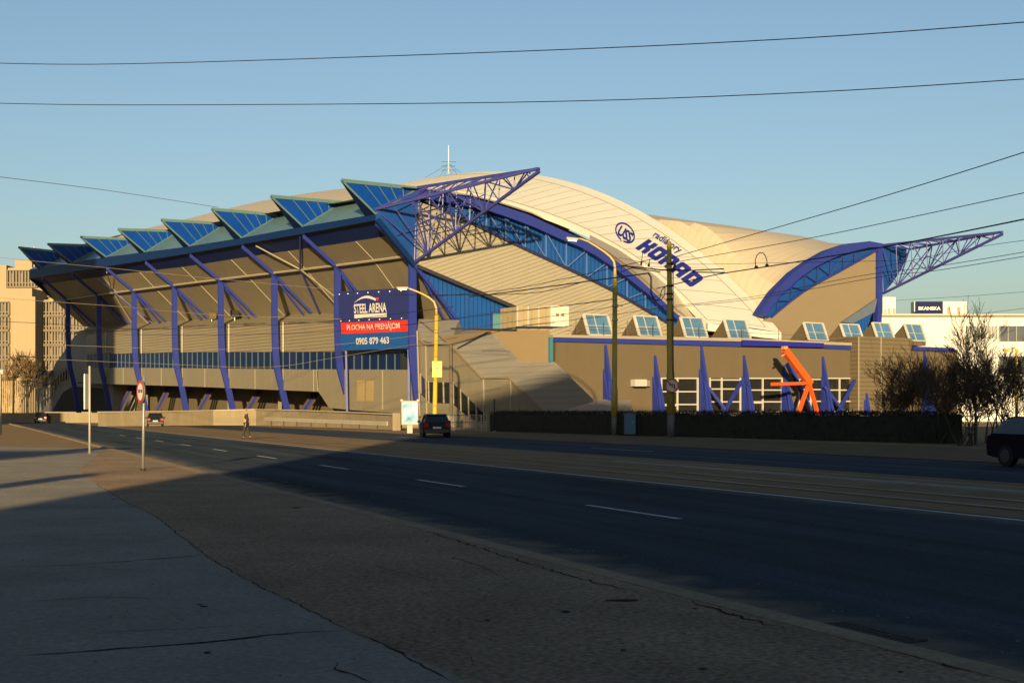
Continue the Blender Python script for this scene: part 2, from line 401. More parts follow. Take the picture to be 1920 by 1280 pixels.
# ---------------------------------------------------------------- the arena: frame of reference
K0 = V((-10.64, 148, 0)); STEP = V((-9.75, 14.0, 0)); aF = STEP.normalized()
nF = V((-.8207, -.5715, 0))                     # outward from the long facade
bG = V((.846, .533, 0)); nG = V((.533, -.846, 0))   # gable direction and outward normal
def FP(t, o, z=0.): return K0+STEP*t+nF*o+V((0, 0, z))
def px_of(p): return CX+FOC*p.x/p.y
def FL(line, t, o):                              # point on facade plane offset o at bay t whose height follows a traced line
    p = FP(t, o); p.z = zat(interp(line, px_of(p)), p.y); return p
def onF(px, py, o=0.): return on_plane(px, py, K0+nF*o, nF)
def onG(px, py, o=0.): return on_plane(px, py, K0+nG*o, nG)
roofTop = [(60, 505), (190, 483), (347, 463), (453, 446), (560, 426), (700, 402)]
roofBot = [(60, 522), (197, 500), (367, 473), (567, 438), (704, 413)]
blueBot = [(100, 530), (233, 513), (347, 500), (493, 477), (637, 457), (717, 444)]
tubeL = [(125, 560), (213, 547), (410, 522), (633, 495), (754, 479), (800, 472)]
ledgeIn = [(165, 612), (233, 609), (387, 598), (480, 595), (590, 587), (850, 600)]
ribTop = [(165, 622), (209, 620), (350, 610), (534, 603), (631, 602), (781, 620)]
glTop = [(140, 664), (212, 663), (350, 660), (640, 659), (780, 659)]
glBot = [(140, 688), (212, 689), (350, 690), (640, 693), (780, 696)]
greyBot = [(140, 719), (212, 720), (350, 724), (597, 734), (780, 745)]
tipY = [(24, 470), (83, 459), (148, 445), (221, 430), (304, 412), (402, 391), (513, 367), (642, 338)]
rY = [(105, 478), (165, 465), (238, 454), (318, 436), (415, 421), (520, 404), (640, 380), (780, 354)]
OE = 4.5; OI = -5.4; OW = -1.2
arena = thing('sports_arena', 'huge blue and beige sports arena with arched cream roof and sawtooth blue eaves', 'arena', (20, 190, 0))

def ts(a, b, n): return [a+(b-a)*i/n for i in range(n+1)]
def strip(name, l1, o1, l2, o2, t0, t1, m, parent=arena, n=28, back=None):
    mb = MB(); T = ts(t0, t1, n)
    A = [FL(l1, t, o1) for t in T]; B = [FL(l2, t, o2) for t in T]
    off = back if back is not None else V((0, 0, 0))
    for i in range(n):
        if back is None: mb.face([A[i], A[i+1], B[i+1], B[i]])
        else: mb.prism([A[i], A[i+1], B[i+1], B[i]], off)
    return mb.build(name, m, parent)
TL = 7.45
strip('fascia', roofTop, OE, roofBot, OE, 0, TL, blue_dark, back=-nF*.8)
strip('eaves_soffit', roofBot, OE-.35, blueBot, 2.2, 0, TL, blue, back=V((0, 0, .3)))
s1 = strip('upper_soffit', blueBot, 2.2, tubeL, 0, 0, TL, panel, back=V((0, 0, .3)))
s2 = strip('lower_soffit', tubeL, 0, ledgeIn, OI, 0, TL, panel, back=V((0, 0, .3)))
strip('ledge', ledgeIn, OI, ribTop, OW, -.05, 7.0, panel, back=V((0, 0, -.3)))
strip('ribbed_wall', ribTop, OW, glTop, OW, .05, 6.6, panel_rib, back=-nF*.4)
gl = strip('glass_band', glTop, OW-.15, glBot, OW-.15, .22, 6.6, glass_blue, back=-nF*.3)
strip('grey_wall_band', glBot, OW, greyBot, OW, .25, 6.6, grey_panel, back=-nF*.5)
# glazing bars, panel seams
t = .24
while t < 6.6:
    a = FL(glTop, t, OW-.12); b = FL(glBot, t, OW-.12); MB().beam(a, b, .06, .08, nF).build('glazing_bar', teal_frame, gl); t += 1/9.0
for k in range(7):
    for l1, o1, l2, o2 in ((blueBot, 2.2, tubeL, 0), (tubeL, 0, ledgeIn, OI)):
        a = FL(l1, k+.5, o1); b = FL(l2, k+.5, o2); MB().beam(a-V((0, 0, .05)), b-V((0, 0, .05)), .11, .08).build('soffit_seam', pale_strip, s2)
for t in [x*.5+.5 for x in range(12)]:
    a = FL(glBot, t, OW+.02); b = FL(greyBot, t, OW+.02)
    MB().beam(a, b, .09, .06, nF).build('wall_seam', pale_strip, arena)
mb = MB(); T = ts(0, TL, 24)
mb.tube([FL(tubeL, t, .15)-V((0, 0, .15)) for t in T], .16, 6); mb.build('eaves_tube', pale_strip, arena)
mb = MB(); T = ts(0, TL, 24)
mb.tube([FL(roofBot, t, OE-.5)-V((0, 0, .12)) for t in T], .13, 4); mb.build('gutter', darkgap, arena)  # dark tube stands in for the gap shadow under the fascia
# ribs and curved columns at each bay line
def colo(frac): return 0
for k in range(8):
    tk = float(k) if k < 7 else 6.98
    mb = MB(); th = STEP.normalized()*.30
    A = FL(roofBot, tk, OE-.1); J = FL(tubeL, tk, 0); B = FL(ledgeIn, tk, OI)
    dn = V((0, 0, -.75))+nF*.1
    pr = [A+V((0, 0, -.1)), J+V((0, 0, -.15)), B+V((0, 0, -.1)), B+V((0, 0, -.36)), J+dn*.85, A+dn*.75]
    mb.prism([p-th/2 for p in pr], th)
    rib = mb.build('soffit_rib', purple, arena)
    mb = MB()
    c0 = FL(tubeL, tk, -.6)+V((0, 0, -1.5)); e0 = FL(ledgeIn, tk, OI+1.3)+V((0, 0, -.1))
    mb.beam(c0, e0, .14, .2)
    mb.build('strut', purple, rib)
    # column: plate perpendicular to the facade, bending inwards towards the ground
    z_j = J.z-.2
    prof = [(z_j, 0, .9), (FL(ribTop, tk, 0).z, 0, .95), (FL(glTop, tk, 0).z, -.12, .98), (FL(glBot, tk, 0).z, -.35, .95), (FL(greyBot, tk, 0).z, -1.05, .95), (0, -2.2, 1.0)]
    if k == 1: prof = prof[:4]+[(3.2, -1.0, .05)]
    if k == 0: prof = [(z_j, 0, .95), (10, 0.0, 1.1), (7.5, -.1, 1.2), (5, -.3, .95), (2.5, -.55, .7), (0, -.8, .6)]
    mb = MB()
    fr = [FP(tk, o_+d_*.43, z) for z, o_, d_ in prof]; bk = [FP(tk, o_-d_*.43, z) for z, o_, d_ in prof]
    for i in range(len(prof)-1):
        mb.prism([p-th/2 for p in (fr[i], fr[i+1], bk[i+1], bk[i])], th)
    cl = mb.build('column', purple, arena)
    mb = MB()   # pale strip paints the lit side of the wall edge by the column
    if 0 < k < 7:
        mb.beam(FP(tk, OW+.15, FL(ribTop, tk, 0).z)-aF*.3, FP(tk, OW+.15, FL(glTop, tk, 0).z)-aF*.3, .12, .12)
        mb.build('lit_wall_edge', pale_strip, cl)
# cross bracing pipes below the eaves in two bays
for pl in ([(480, 458, OE-.6), (563, 502, .4), (627, 552, .1)], [(200, 508, OE-.6), (210, 542, .4), (250, 608, OI+.6)]):
    mb = MB(); mb.tube([onF(px, py, o_)-V((0, 0, .2)) for px, py, o_ in pl], .085, 6); mb.build('brace_pipe', pale_strip, arena)
for pl in ([(563, 440, OE-.6), (563, 502, .4), (600, 587, OI+.4)], [(185, 522, OE-.8), (213, 545, .4), (287, 605, OI+.6)]):
    mb = MB(); mb.tube([onF(px, py, o_)-V((0, 0, .2)) for px, py, o_ in pl], .12, 6); mb.build('brace_pipe', truss_m, arena)
# sawtooth fins on the eaves
for k in range(8):
    t = float(k)
    B = FL(roofTop, t, OE); T_ = FL(tipY, t, 8.5); R_ = FL(rY, t, -.6)
    if k == 7: T_.z += .4; R_.z = T_.z-.4
    w_ = aF*2.2
    mb = MB()
    B2 = B+w_; T2 = T_+w_*.10; R2 = R_+w_*.12
    mb.add([B, T_, R_, B2, T2, R2], [(0, 3, 4, 1), (3, 5, 4), (1, 4, 5, 2), (0, 2, 5, 3)])
    fin = mb.build('roof_fin', blue_dark, arena)
    off = -aF*.02
    mb = MB(); mb.face([B+off, R_+off, T_+off]); mb.build('fin_glazing', glass_fin, fin)
    mb = MB(); e = -aF*.06
    def bar(p, q, wd): mb.beam(p+e, q+e, wd, .10, aF)
    bar(T_, R_, .38); bar(T_, B, .20); bar(B, R_, .14)
    for f in (.22, .40, .57, .74):
        tp = T_.lerp(R_, f+.06); bt = B.lerp(R_, max(0, f-.12)/.88) if f > .12 else B
        bar(tp, B.lerp(R_, f*.9), .06)
    mb.build('fin_frame', teal_frame, fin)
# pale teal sloping sheets between the fins
mb = MB()
for k in range(8):
    t0 = float(k); t1 = k+1 if k < 7 else TL
    n = 6
    for i in range(n):
        a, b = t0+(t1-t0)*i/n, t0+(t1-t0)*(i+1)/n
        la = 1-(a-t0)/(t1-t0); lb = 1-(b-t0)/(t1-t0)
        mb.face([FL(roofTop, a, OE), FL(roofTop, b, OE), FL(rY, b, -.6), FL(rY, a, -.6)])
mb.build('eaves_roof_sheet', teal, arena)
# near end of the overhang: blue triangular cladding
Bc = FL(roofTop, 0, OE); Jc = onF(785, 497, 0.0); Rc = FL(rY, 0, -.6)
Jc = FP(0, 0, zat(497, 148)); Rc2 = V(Rc)
mb = MB(); mb.prism([p-aF*.25 for p in (Bc-V((0, 0, .0)), FL(roofBot, 0, OE), Jc, FP(0, -1.0, Jc.z+.2), V((Rc.x, Rc.y, Rc.z-.1)))], aF*.2)
mb.build('overhang_end_cladding', blue_lit, arena)
mb = MB(); mb.beam(FL(roofBot, 0, OE)-aF*.4, Jc-aF*.4, .45, .55); mb.build('end_edge_beam', blue_dark, arena)
mb = MB(); mb.beam(Jc-aF*.4, FL(ledgeIn, 0, OI)-aF*.4, .3, .35); mb.build('end_edge_brace', purple, arena)
# far end wall of the overhang and body
mb = MB(); mb.face([FL(roofTop, TL, OE), FL(roofBot, TL, OE), FL(tubeL, TL, 0), FL(ledgeIn, TL, OI), FP(TL, OI-3, 18), FP(TL, -3, 27)])
mb.build('far_end_cladding', blue_dark, arena)
# recess under the facade: back wall, ceiling, posts and raking struts
mb = MB(); mb.prism([FP(1.2, -7, 0), FP(6.9, -7, 0), FP(6.9, -7, 7.6), FP(1.2, -7, 5.2)], -nF*.4); rw = mb.build('recessed_wall', annex_m, arena)
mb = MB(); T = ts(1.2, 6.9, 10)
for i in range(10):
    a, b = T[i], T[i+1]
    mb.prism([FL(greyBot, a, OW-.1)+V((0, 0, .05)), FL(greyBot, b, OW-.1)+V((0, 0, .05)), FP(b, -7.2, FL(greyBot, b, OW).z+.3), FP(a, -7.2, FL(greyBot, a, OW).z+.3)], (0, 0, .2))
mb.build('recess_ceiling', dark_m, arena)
strut_b = mat('brown_violet_strut', (.09, .06, .06), .6)
for k in range(2, 7):
    zt = FL(greyBot, k, OW).z
    mb = MB(); mb.beam(FP(k-.33, -6.2, 0), FP(k-.33, -6.2, zt+.2), .5, .5); mb.build('recess_post', mat('post_paint', (.20, .17, .11), .8), arena)
    for j, (dt, m_) in enumerate(((-.05, strut_b), (-.10, purple), (-.15, strut_b))):
        mb = MB(); mb.beam(FP(k+dt, -2.6, .8), FP(k+dt, -5.2, zt), .22, .3); mb.build('raking_strut', m_, arena)
# large grey box at the near end of the facade with two vents
box_px = [(597, 692), (597, 734), (617, 764), (652, 768), (750, 775), (783, 777), (783, 693)]
mb = MB(); mb.prism([onF(px, py, OW+.35) for px, py in box_px], -nF*5.5); bx = mb.build('lower_wall_box', grey_panel, arena)
for x0, x1 in ((670, 683), (687, 700)):
    mb = MB(); mb.prism([onF(px, py, OW+.37) for px, py in ((x0, 713), (x0, 752), (x1, 752), (x1, 713))], nF*.05)
    mb.build('vent', mat('tan_vent', (.45, .34, .15), .6, .05, stripe=(0, .18, .02, .3)), bx)
mb = MB()
for x in (593, 652, 717):
    mb.beam(onF(x, 694, OW+.38), onF(x+ (0 if x != 593 else 3), 767 if x > 600 else 733, OW+.38), .10, .06, nF)
mb.build('wall_seam', pale_strip, bx)
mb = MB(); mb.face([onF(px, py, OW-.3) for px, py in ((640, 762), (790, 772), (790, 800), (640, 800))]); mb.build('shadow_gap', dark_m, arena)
# diagonal dark windows right of the glass band
mb = MB(); mb.prism([onF(px, py, OW+.03) for px, py in ((751, 660), (751, 694), (772, 712), (772, 680))], -nF*.2); mb.build('stair_window', glass_dark, arena)
# far end stair block in the shade of the overhang
sb_px = [(68, 700), (76, 696), (100, 694), (103, 682), (118, 662), (132, 640), (142, 628), (165, 613), (212, 618), (212, 720), (212, 772), (68, 772)]
mb = MB(); mb.prism([onF(px, py, -3.2) for px, py in sb_px], -nF*7); stb = mb.build('far_stair_block', mat('shaded_grey_panel', (.26, .26, .25), .6, .06), arena)
mb = MB(); mb.prism([onF(px, py, -3.15) for px, py in ((78, 735), (80, 768), (95, 745), (112, 716), (128, 712), (128, 690), (112, 702), (95, 722))], -nF*.1)
mb.build('window', glass_dark, stb)
mb = MB(); mb.prism([onF(px, py, -3.12) for px, py in ((98, 770), (118, 735), (136, 724), (200, 728), (200, 770))], -nF*.1)
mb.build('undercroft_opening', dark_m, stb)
mb = MB()
for x in range(82, 130, 5):
    y = interp([(78, 752), (95, 733), (112, 709), (130, 700)], x); mb.beam(onF(x, y-16, -3.1), onF(x, y+18, -3.1), .22, .1, nF)
mb.build('window_bar', mat('shaded_grey_panel', (0, 0, 0)), stb)

# ---------------------------------------------------------------- gable end
def polyG(name, pts, m, o=0., ext=.3, parent=arena):
    mb = MB(); mb.prism([onG(px, py, o) for px, py in pts], -nG*ext); return mb.build(name, m, parent)
low_line = [(798, 376), (840, 398), (886, 419), (939, 445), (990, 469), (1053, 498), (1106, 523), (1146, 543), (1186, 566), (1250, 604)]
pur_lo = [(795, 372), (870, 385), (912, 394), (949, 406), (1000, 425), (1053, 449), (1088, 463), (1120, 481), (1149, 500), (1186, 528), (1220, 555), (1252, 585), (1300, 622)]
pur_up = [(795, 357), (842, 365), (876, 369), (938, 385), (990, 402), (1040, 425), (1080, 443), (1120, 465), (1159, 491), (1199, 523), (1239, 560), (1271, 590), (1329, 622)]
polyG('gable_corrugated_wall', [(790, 380)]+low_line[1:]+[(1252, 640), (968, 640), (968, 578), (786, 500)], gable_rib, .9, 1.2)
polyG('gable_blue_infill', pur_lo[:-1]+[(1290, 630), (1252, 612)]+low_line[::-1], blue_rib, .55, .3)
mb = MB()
U = [onG(px, py, 1.6) for px, py in pur_up]; L_ = [onG(px, py, 1.6) for px, py in pur_lo]
for i in range(len(U)-1): mb.prism([U[i], U[i+1], L_[i+1], L_[i]], -nG*1.6)
mb.build('arch_beam', purple, arena)
mb = MB()
lw = [onG(px, py, 1.1) for px, py in low_line]
for a, b in zip(lw, lw[1:]): mb.beam(a, b, .3, .3)
mb.build('arch_lower_chord', mat('dark_blue_trim', (.01, .02, .10), .5), arena)
mb = MB(); xs = [880, 912, 948, 985, 1024, 1062, 1100, 1138, 1176, 1210, 1240]
for i in range(len(xs)-1):
    a = onG(xs[i], interp(pur_lo, xs[i]), .8); b = onG(xs[i], interp(low_line, xs[i]), .8); c_ = onG(xs[i+1], interp(pur_lo, xs[i+1]), .8)
    d2 = onG(xs[i+1], interp(low_line, xs[i+1]), .8)
    mb.tube([a, b], .09, 5); mb.tube([a, d2] if i < 5 else [b, c_], .08, 5)
mb.build('arch_lattice', mat('light_blue_steel', (.10, .20, .52), .4), arena)
polyG('lower_blue_wall', [(786, 503), (968, 579), (968, 622), (866, 622), (850, 601)], blue_rib, 0, .3)
mb = MB(); mb.prism([onG(px, py, .05) for px, py in ((923, 587), (941, 587), (941, 620), (923, 620))], nG*.08); mb.build('door', mat('teal_door', (.10, .30, .34), .5), arena)
mb = MB(); mb.prism([onG(px, py, .04) for px, py in ((920, 584), (944, 584), (944, 621), (941, 621), (941, 587), (923, 587), (923, 621), (920, 621))], nG*.12); mb.build('door_frame', purple, arena)
polyG('gable_drop_shadow', [(785, 496), (968, 573), (968, 580), (785, 503)], darkgap, .95, .9)  # dark strip paints the drop shadow below the corrugated panel
# right wing of the gable
K1 = onG(1652, 500)
ru = [(1424, 590), (1431, 578), (1454, 545), (1489, 510), (1522, 487), (1554, 469), (1590, 457), (1630, 452), (1652, 456)]
rl = [(1436, 594), (1446, 578), (1466, 553), (1499, 522), (1530, 500), (1562, 484), (1596, 472), (1630, 464), (1652, 463)]
rb = [(1446, 594), (1481, 565), (1508, 545), (1535, 529), (1576, 507), (1617, 484), (1646, 467)]
mb = MB(); U = [onG(*p, 1.2) for p in ru]; L_ = [onG(*p, 1.2) for p in rl]
for i in range(len(U)-1): mb.prism([U[i], U[i+1], L_[i+1], L_[i]], -nG*1.4)
mb.build('arch_beam', purple, arena)
polyG('gable_blue_infill', rl+rb[::-1], blue_lit, .4, .3)
polyG('gable_plain_wall', rb+[(1648, 556), (1579, 604), (1560, 645), (1330, 645)], mat('beige_smooth', (.26, .21, .13), .7, .03), .6, .6)
mb = MB()
for a, b in zip(rb, rb[1:]): mb.beam(onG(*a, .8), onG(*b, .8), .22, .22)
mb.build('arch_lower_chord', purple, arena)
mb = MB(); xs = [1457, 1483, 1509, 1533, 1557, 1581, 1602, 1622]
for i in range(len(xs)-1):
    a = onG(xs[i], interp(rl, xs[i]), .7); b = onG(xs[i], interp(rb, xs[i]), .7); c_ = onG(xs[i+1], interp(rb, xs[i+1]), .7); e_ = onG(xs[i+1], interp(rl, xs[i+1]), .7)
    mb.tube([a, b], .08, 5); mb.tube([a, c_] if i < 4 else [b, e_], .07, 5)
mb.build('arch_lattice', purple, arena)
polyG('corner_column', [(1646, 456), (1655, 456), (1655, 556), (1652, 640), (1644, 640), (1646, 556)], purple, 1.0, .8)
polyG('corner_drum', [(1655, 458), (1695, 463), (1700, 468), (1699, 484), (1690, 505), (1672, 532), (1655, 552)], blue_lit, .5, 2.5)
polyG('side_glazing_roof', [(1579, 604), (1645, 560), (1640, 585), (1600, 606)], mat('grey_blue_metal', (.13, .17, .24), .5), 1.1, .4)
polyG('side_glazing', [(1600, 606), (1640, 574), (1626, 615), (1619, 632), (1605, 632)], blue_rib, .9, .4)
# ---- roof surfaces
UM = 45.0; M0 = K0+bG*UM
def plM(px, py, wv):                              # point on the vertical plane parallel to the long axis
    p = on_plane(px, py, M0+bG*wv, bG-aF*(bG.dot(aF))); return p
nA = V((aF.y, -aF.x, 0))                          # normal of the long-axis planes
def onA(px, py, wv): return on_plane(px, py, M0+bG*wv, nA)
def s_of(p, wv): return (p-(M0+bG*wv)).dot(aF)
Lpx = [(790, 350), (850, 357), (900, 366), (950, 378), (1000, 392), (1053, 409), (1106, 435), (1159, 462), (1199, 489), (1234, 515), (1266, 542), (1306, 582), (1327, 605)]
Rpx = [(777, 347), (827, 333), (860, 325), (912, 321), (965, 323), (1017, 328), (1048, 334), (1106, 353), (1159, 377), (1207, 402), (1239, 420), (1300, 461), (1372, 520), (1425, 579), (1465, 625)]
def fit(pts, wv, s_mid=85, lim=200):
    S = []; Z = []
    for px, py in pts:
        p = onA(px, py, wv); s = s_of(p, wv)
        if s > s_mid: continue
        S += [s, 2*s_mid-s]; Z += [p.z, p.z]
    S = np.array(S)-s_mid; c = np.polyfit(S**2, np.array(Z), 3)
    return lambda s: float(np.polyval(c, (s-s_mid)**2))
WL, WR = -6.0, 6.0
zL = fit(Lpx, WL); zR = fit(Rpx, WR)
def rib_pt(s, wv, dz=0.):
    f = (wv-WL)/(WR-WL); p = M0+bG*wv+aF*s; p.z = zL(s)*(1-f)+zR(s)*f+dz+.12*math.sin(math.pi*f); return p
def foot(wv):                                     # slanted foot line of the arch
    f = (wv-WL)/(WR-WL); sL = s_of(onA(1327, 607, WL), WL); sR = s_of(onA(1465, 627, WR), WR)
    return sL+(sR-sL)*f
mb = MB(); n = 70; wvs = [WL, WL+.5, WL+4, WL+8, WR-2.2, WR]
for i in range(n):
    for j in range(len(wvs)-1):
        q = []; uvq = []
        for (ii, jj) in ((i, j), (i+1, j), (i+1, j+1), (i, j+1)):
            wv = wvs[jj]; s0_ = foot(wv); s = s0_+(127-s0_)*ii/n
            q.append(rib_pt(s, wv)); uvq.append((s, wv))
        mb.add(q[::-1], [(0, 1, 2, 3)], [uvq[::-1]])
# raised sides of the arch
for wv in (WL, WR):
    for i in range(n):
        s0_ = foot(wv); a = s0_+(127-s0_)*i/n; b = s0_+(127-s0_)*(i+1)/n
        mb.face([rib_pt(a, wv), rib_pt(b, wv), rib_pt(b, wv, -.9), rib_pt(a, wv, -.9)])
f0, f1 = foot(WL), foot(WR)
mb.prism([rib_pt(f0, WL), rib_pt(f1, WR), rib_pt(f1, WR, -.9), rib_pt(f0, WL, -.9)], aF*.3)
arch = mb.build('roof_arch', band_w, arena)
mb = MB(); s = -12
while s < 118:
    P = [rib_pt(s, wv, .03) for wv in (WL+.3, WL+3, WL+6, WR-2.2)]
    if s > foot(WL)+.3:
        for a, b in zip(P, P[1:]): mb.beam(a, b, .07, .05)
    s += 2.6
for wv in (WR-2.2, WL+.3):
    P = [rib_pt(foot(wv)+.5+i*2, wv, .03) for i in range(62)]
    for a, b in zip(P, P[1:]): mb.beam(a, b, .09, .06)
mb.build('panel_seam', seam_m, arch)
# logo and lettering on the arch
def px_to_sw(px, py):
    s, wv = 10., 0.
    def pr(s, wv): p = rib_pt(s, wv, .06); return (CX+FOC*p.x/p.y, HOR-FOC*(p.z-EYE)/p.y)
    for _ in range(40):
        x, y = pr(s, wv); xs_, ys_ = pr(s+.01, wv); xw, yw = pr(s, wv+.01)
        J = np.array([[(xs_-x)/.01, (xw-x)/.01], [(ys_-y)/.01, (yw-y)/.01]])
        ds, dw = np.linalg.solve(J, np.array([px-x, py-y])); s += float(np.clip(ds, -5, 5)); wv += float(np.clip(dw, -3, 3))
    return s, wv
def arch_quad(bl, br, tr, tl, dz=.14):
    q = [px_to_sw(*p) for p in (bl, br, tr, tl)]
    def fn(u, v):
        s = (q[0][0]*(1-u)+q[1][0]*u)*(1-v)+(q[3][0]*(1-u)+q[2][0]*u)*v
        wv = (q[0][1]*(1-u)+q[1][1]*u)*(1-v)+(q[3][1]*(1-u)+q[2][1]*u)*v
        return rib_pt(s, wv, dz)
    return fn
def poly_logo(name, polys, fn, m, parent):
    mb = MB()
    for pl in polys: mb.face([fn(u, v) for u, v in pl])
    return mb.build(name, m, parent)
# heavy block letters K O R A D drawn as polygons (with counters left open)
def letter_polys(ch):
    if ch == 'K': return [[(0, 0), (.38, 0), (.38, 1), (0, 1)], [(.38, .38), (.62, .38), (.62, .64), (.38, .64)], [(.58, .5), (.62, 0), (1, 0), (1, .42), (.86, .51)], [(.58, .51), (.86, .51), (1, .6), (1, 1), (.62, 1)]]
    ring = [[(0, 0), (.36, 0), (.36, 1), (0, 1)], [(.64, 0), (1, .0), (1, 1), (.64, 1)]]
    if ch == 'O': return [[(0, .12), (.12, 0), (.36, 0), (.36, 1), (.12, 1), (0, .88)], [(.64, 0), (.88, 0), (1, .12), (1, .88), (.88, 1), (.64, 1)], [(.36, 0), (.64, 0), (.64, .27), (.36, .27)], [(.36, .73), (.64, .73), (.64, 1), (.36, 1)]]
    if ch == 'R': return [[(0, 0), (.36, 0), (.36, 1), (0, 1)], [(.36, .73), (.64, .73), (.64, 1), (.36, 1)], [(.64, .34), (1, .45), (1, .88), (.88, 1), (.64, 1)], [(.36, .3), (.64, .34), (.64, .52), (.36, .52)], [(.62, 0), (1, 0), (1, .34), (.9, .42), (.62, .34)]]
    if ch == 'A': return [[(0, 0), (.36, 0), (.36, 1), (.12, 1), (0, .88)], [(.64, 0), (1, 0), (1, .88), (.88, 1), (.64, 1)], [(.36, .73), (.64, .73), (.64, 1), (.36, 1)], [(.36, .28), (.64, .28), (.64, .5), (.36, .5)]]
    if ch == 'D': return [[(0, 0), (.36, 0), (.36, 1), (0, 1)], [(.64, 0), (.88, 0), (1, .14), (1, .86), (.88, 1), (.64, 1)], [(.36, 0), (.64, 0), (.64, .27), (.36, .27)], [(.36, .73), (.64, .73), (.64, 1), (.36, 1)]]
fnK = arch_quad((1191, 466), (1296, 540), (1321, 523), (1216, 449))
for i, ch in enumerate('KORAD'):
    x0 = i*.205
    poly_logo('sign_letter', [[(x0+u*.178, v) for u, v in pl] for pl in letter_polys(ch)], fnK, logo_blue, arch)
text_mesh('radiátory', 'sign_lettering', arch_quad((1221, 447), (1272, 480), (1281, 466), (1230, 433)), logo_blue, arch, .012, .2)
cs, cw = px_to_sw(1171, 439)
fnU = arch_quad((1156, 439), (1180, 456), (1189, 440), (1165, 423))
text_mesh('USS', 'sign_lettering', fnU, logo_blue, arch, .03, 0, .9)
fnR = arch_quad((1147, 436), (1180, 465), (1197, 439), (1164, 410))
mb = MB(); NN = 48
for i in range(NN):
    a0 = 2*math.pi*i/NN; a1 = 2*math.pi*(i+1)/NN
    if 3.95 < a0 < 4.25: continue
    q = []
    for r_, a in ((.5, a0), (.5, a1), (.435, a1), (.435, a0)): q.append(fnR(.5+r_*math.cos(a+.7), .5+r_*math.sin(a+.7)))
    mb.face(q)
mb.face([fnR(.5+.44*math.cos(5.0), .5+.44*math.sin(5.0)), fnR(.5+.5*math.cos(4.9), .5+.5*math.sin(4.9)), fnR(.56, -.1), fnR(.54, -.08)])
mb.build('sign_ring', logo_blue, arch)
# left and right roof skins
El = sorted([(((onG(px, py)-K0).dot(bG))-UM, onG(px, py).z) for px, py in pur_up]); Er = sorted([(((onG(px, py)-K0).dot(bG))-UM, onG(px, py).z) for px, py in ru])
def sm(x): x = max(0, min(1, x)); return x*x*(3-2*x)
WEDGE = -46.5
def left_z(wv, s):
    E = interp(El, max(wv, El[0][0]))
    zin = zL(s)-.5
    zed = FL(rY, min(7, s/STEP.length), -.6).z
    f = (wv-WEDGE)/(WL-WEDGE)                     # 0 at the eaves, 1 at the arch
    bulge = zed*(1-f)**2+2*f*(1-f)*((32.0+zed)/2+7.0*sm(s/50))+zin*f*f
    g_ = sm(s/34)
    return min(E+(bulge-E)*g_, 60) if wv < WL-.01 else zL(s)-.6
mb = MB(); ns, nw = 50, 20; cache = {}
Ss = [-.6]+[1.2*k**1.0*.8 if k < 20 else 0 for k in range(20)]
Ss = [-.8, 0]+[2*k for k in range(1, 20)]+[40+4*k for k in range(0, 21)]
Ws = [WEDGE+(WL-.02-WEDGE)*j/nw for j in range(nw+1)]
def grid(mb, Ss, Ws, zf):
    P = [[(lambda p: V((p.x, p.y, zf(wv, s))))(M0+bG*wv+aF*s) for wv in Ws] for s in Ss]
    for i in range(len(Ss)-1):
        for j in range(len(Ws)-1):
            mb.add([P[i][j], P[i][j+1], P[i+1][j+1], P[i+1][j]], [(0, 1, 2, 3)], [[(Ss[i], Ws[j]), (Ss[i], Ws[j+1]), (Ss[i+1], Ws[j+1]), (Ss[i+1], Ws[j])]])
grid(mb, Ss, Ws, left_z); mb.build('roof_skin', roof_w, arena, smooth=True)
def right_z(wv, s):
    E = interp(Er, wv); E = min(E, 24.6)
    rise = 25.0+.18*min(s, 48)-(max(0, s-70)*.05)-.5*math.sin(math.pi*max(0, min(s, 48))/48)
    f = (wv-WR)/(30-WR)
    I = rise-1.2*f*(1-min(1, s/30))
    z = E+(I-E)*sm((s+1)/17.0)
    return min(z, zR(s)-.4) if wv < WR+.5 else (min(z, zR(s)-.4+(wv-WR)*2.2))
mb = MB(); grid(mb, [.3, 1]+[s for s in Ss if 1 < s <= 112], [WR+.05+(K1-K0).dot(bG)*0+(26.9-WR)*j/22 for j in range(23)], right_z); mb.build('roof_skin', roof_w, arena, smooth=True)
mb = MB(); A_p = [(1106, 457), (1120, 465), (1159, 491), (1199, 523), (1239, 560), (1271, 590), (1329, 622)]; B_p = [(1106, 435), (1120, 442), (1159, 462), (1199, 489), (1234, 515), (1266, 542), (1327, 606)]
sa = [onG(*p, .9)+V((0, 0, -.05)) for i_, p in enumerate(A_p)]; sb_ = [onA(*p, WL)+V((0, 0, -.35)) for p in B_p]
for i in range(len(sa)-1): mb.face([sa[i], sa[i+1], sb_[i+1], sb_[i]])
mb.build('roof_skirt', roof_w, arena)
# far wall closing the building (seen only from other angles)
mb = MB(); mb.face([FP(7.3, -6, 0), FP(7.3, -6, 24), FP(7.3, -40, 24), FP(7.3, -76, 22), FP(7.3, -76, 0)]); mb.build('rear_wall', panel, arena)
rs = K1+V((0, 0, -K1.z)); mb = MB(); mb.face([rs, rs+aF*115, rs+aF*115+V((0, 0, 24)), rs+V((0, 0, 23))]); mb.build('side_wall', panel, arena)
polyG('lower_gable_wall', [(968, 641), (1644, 641), (1644, 790), (968, 800)], panel, -.2, .3)

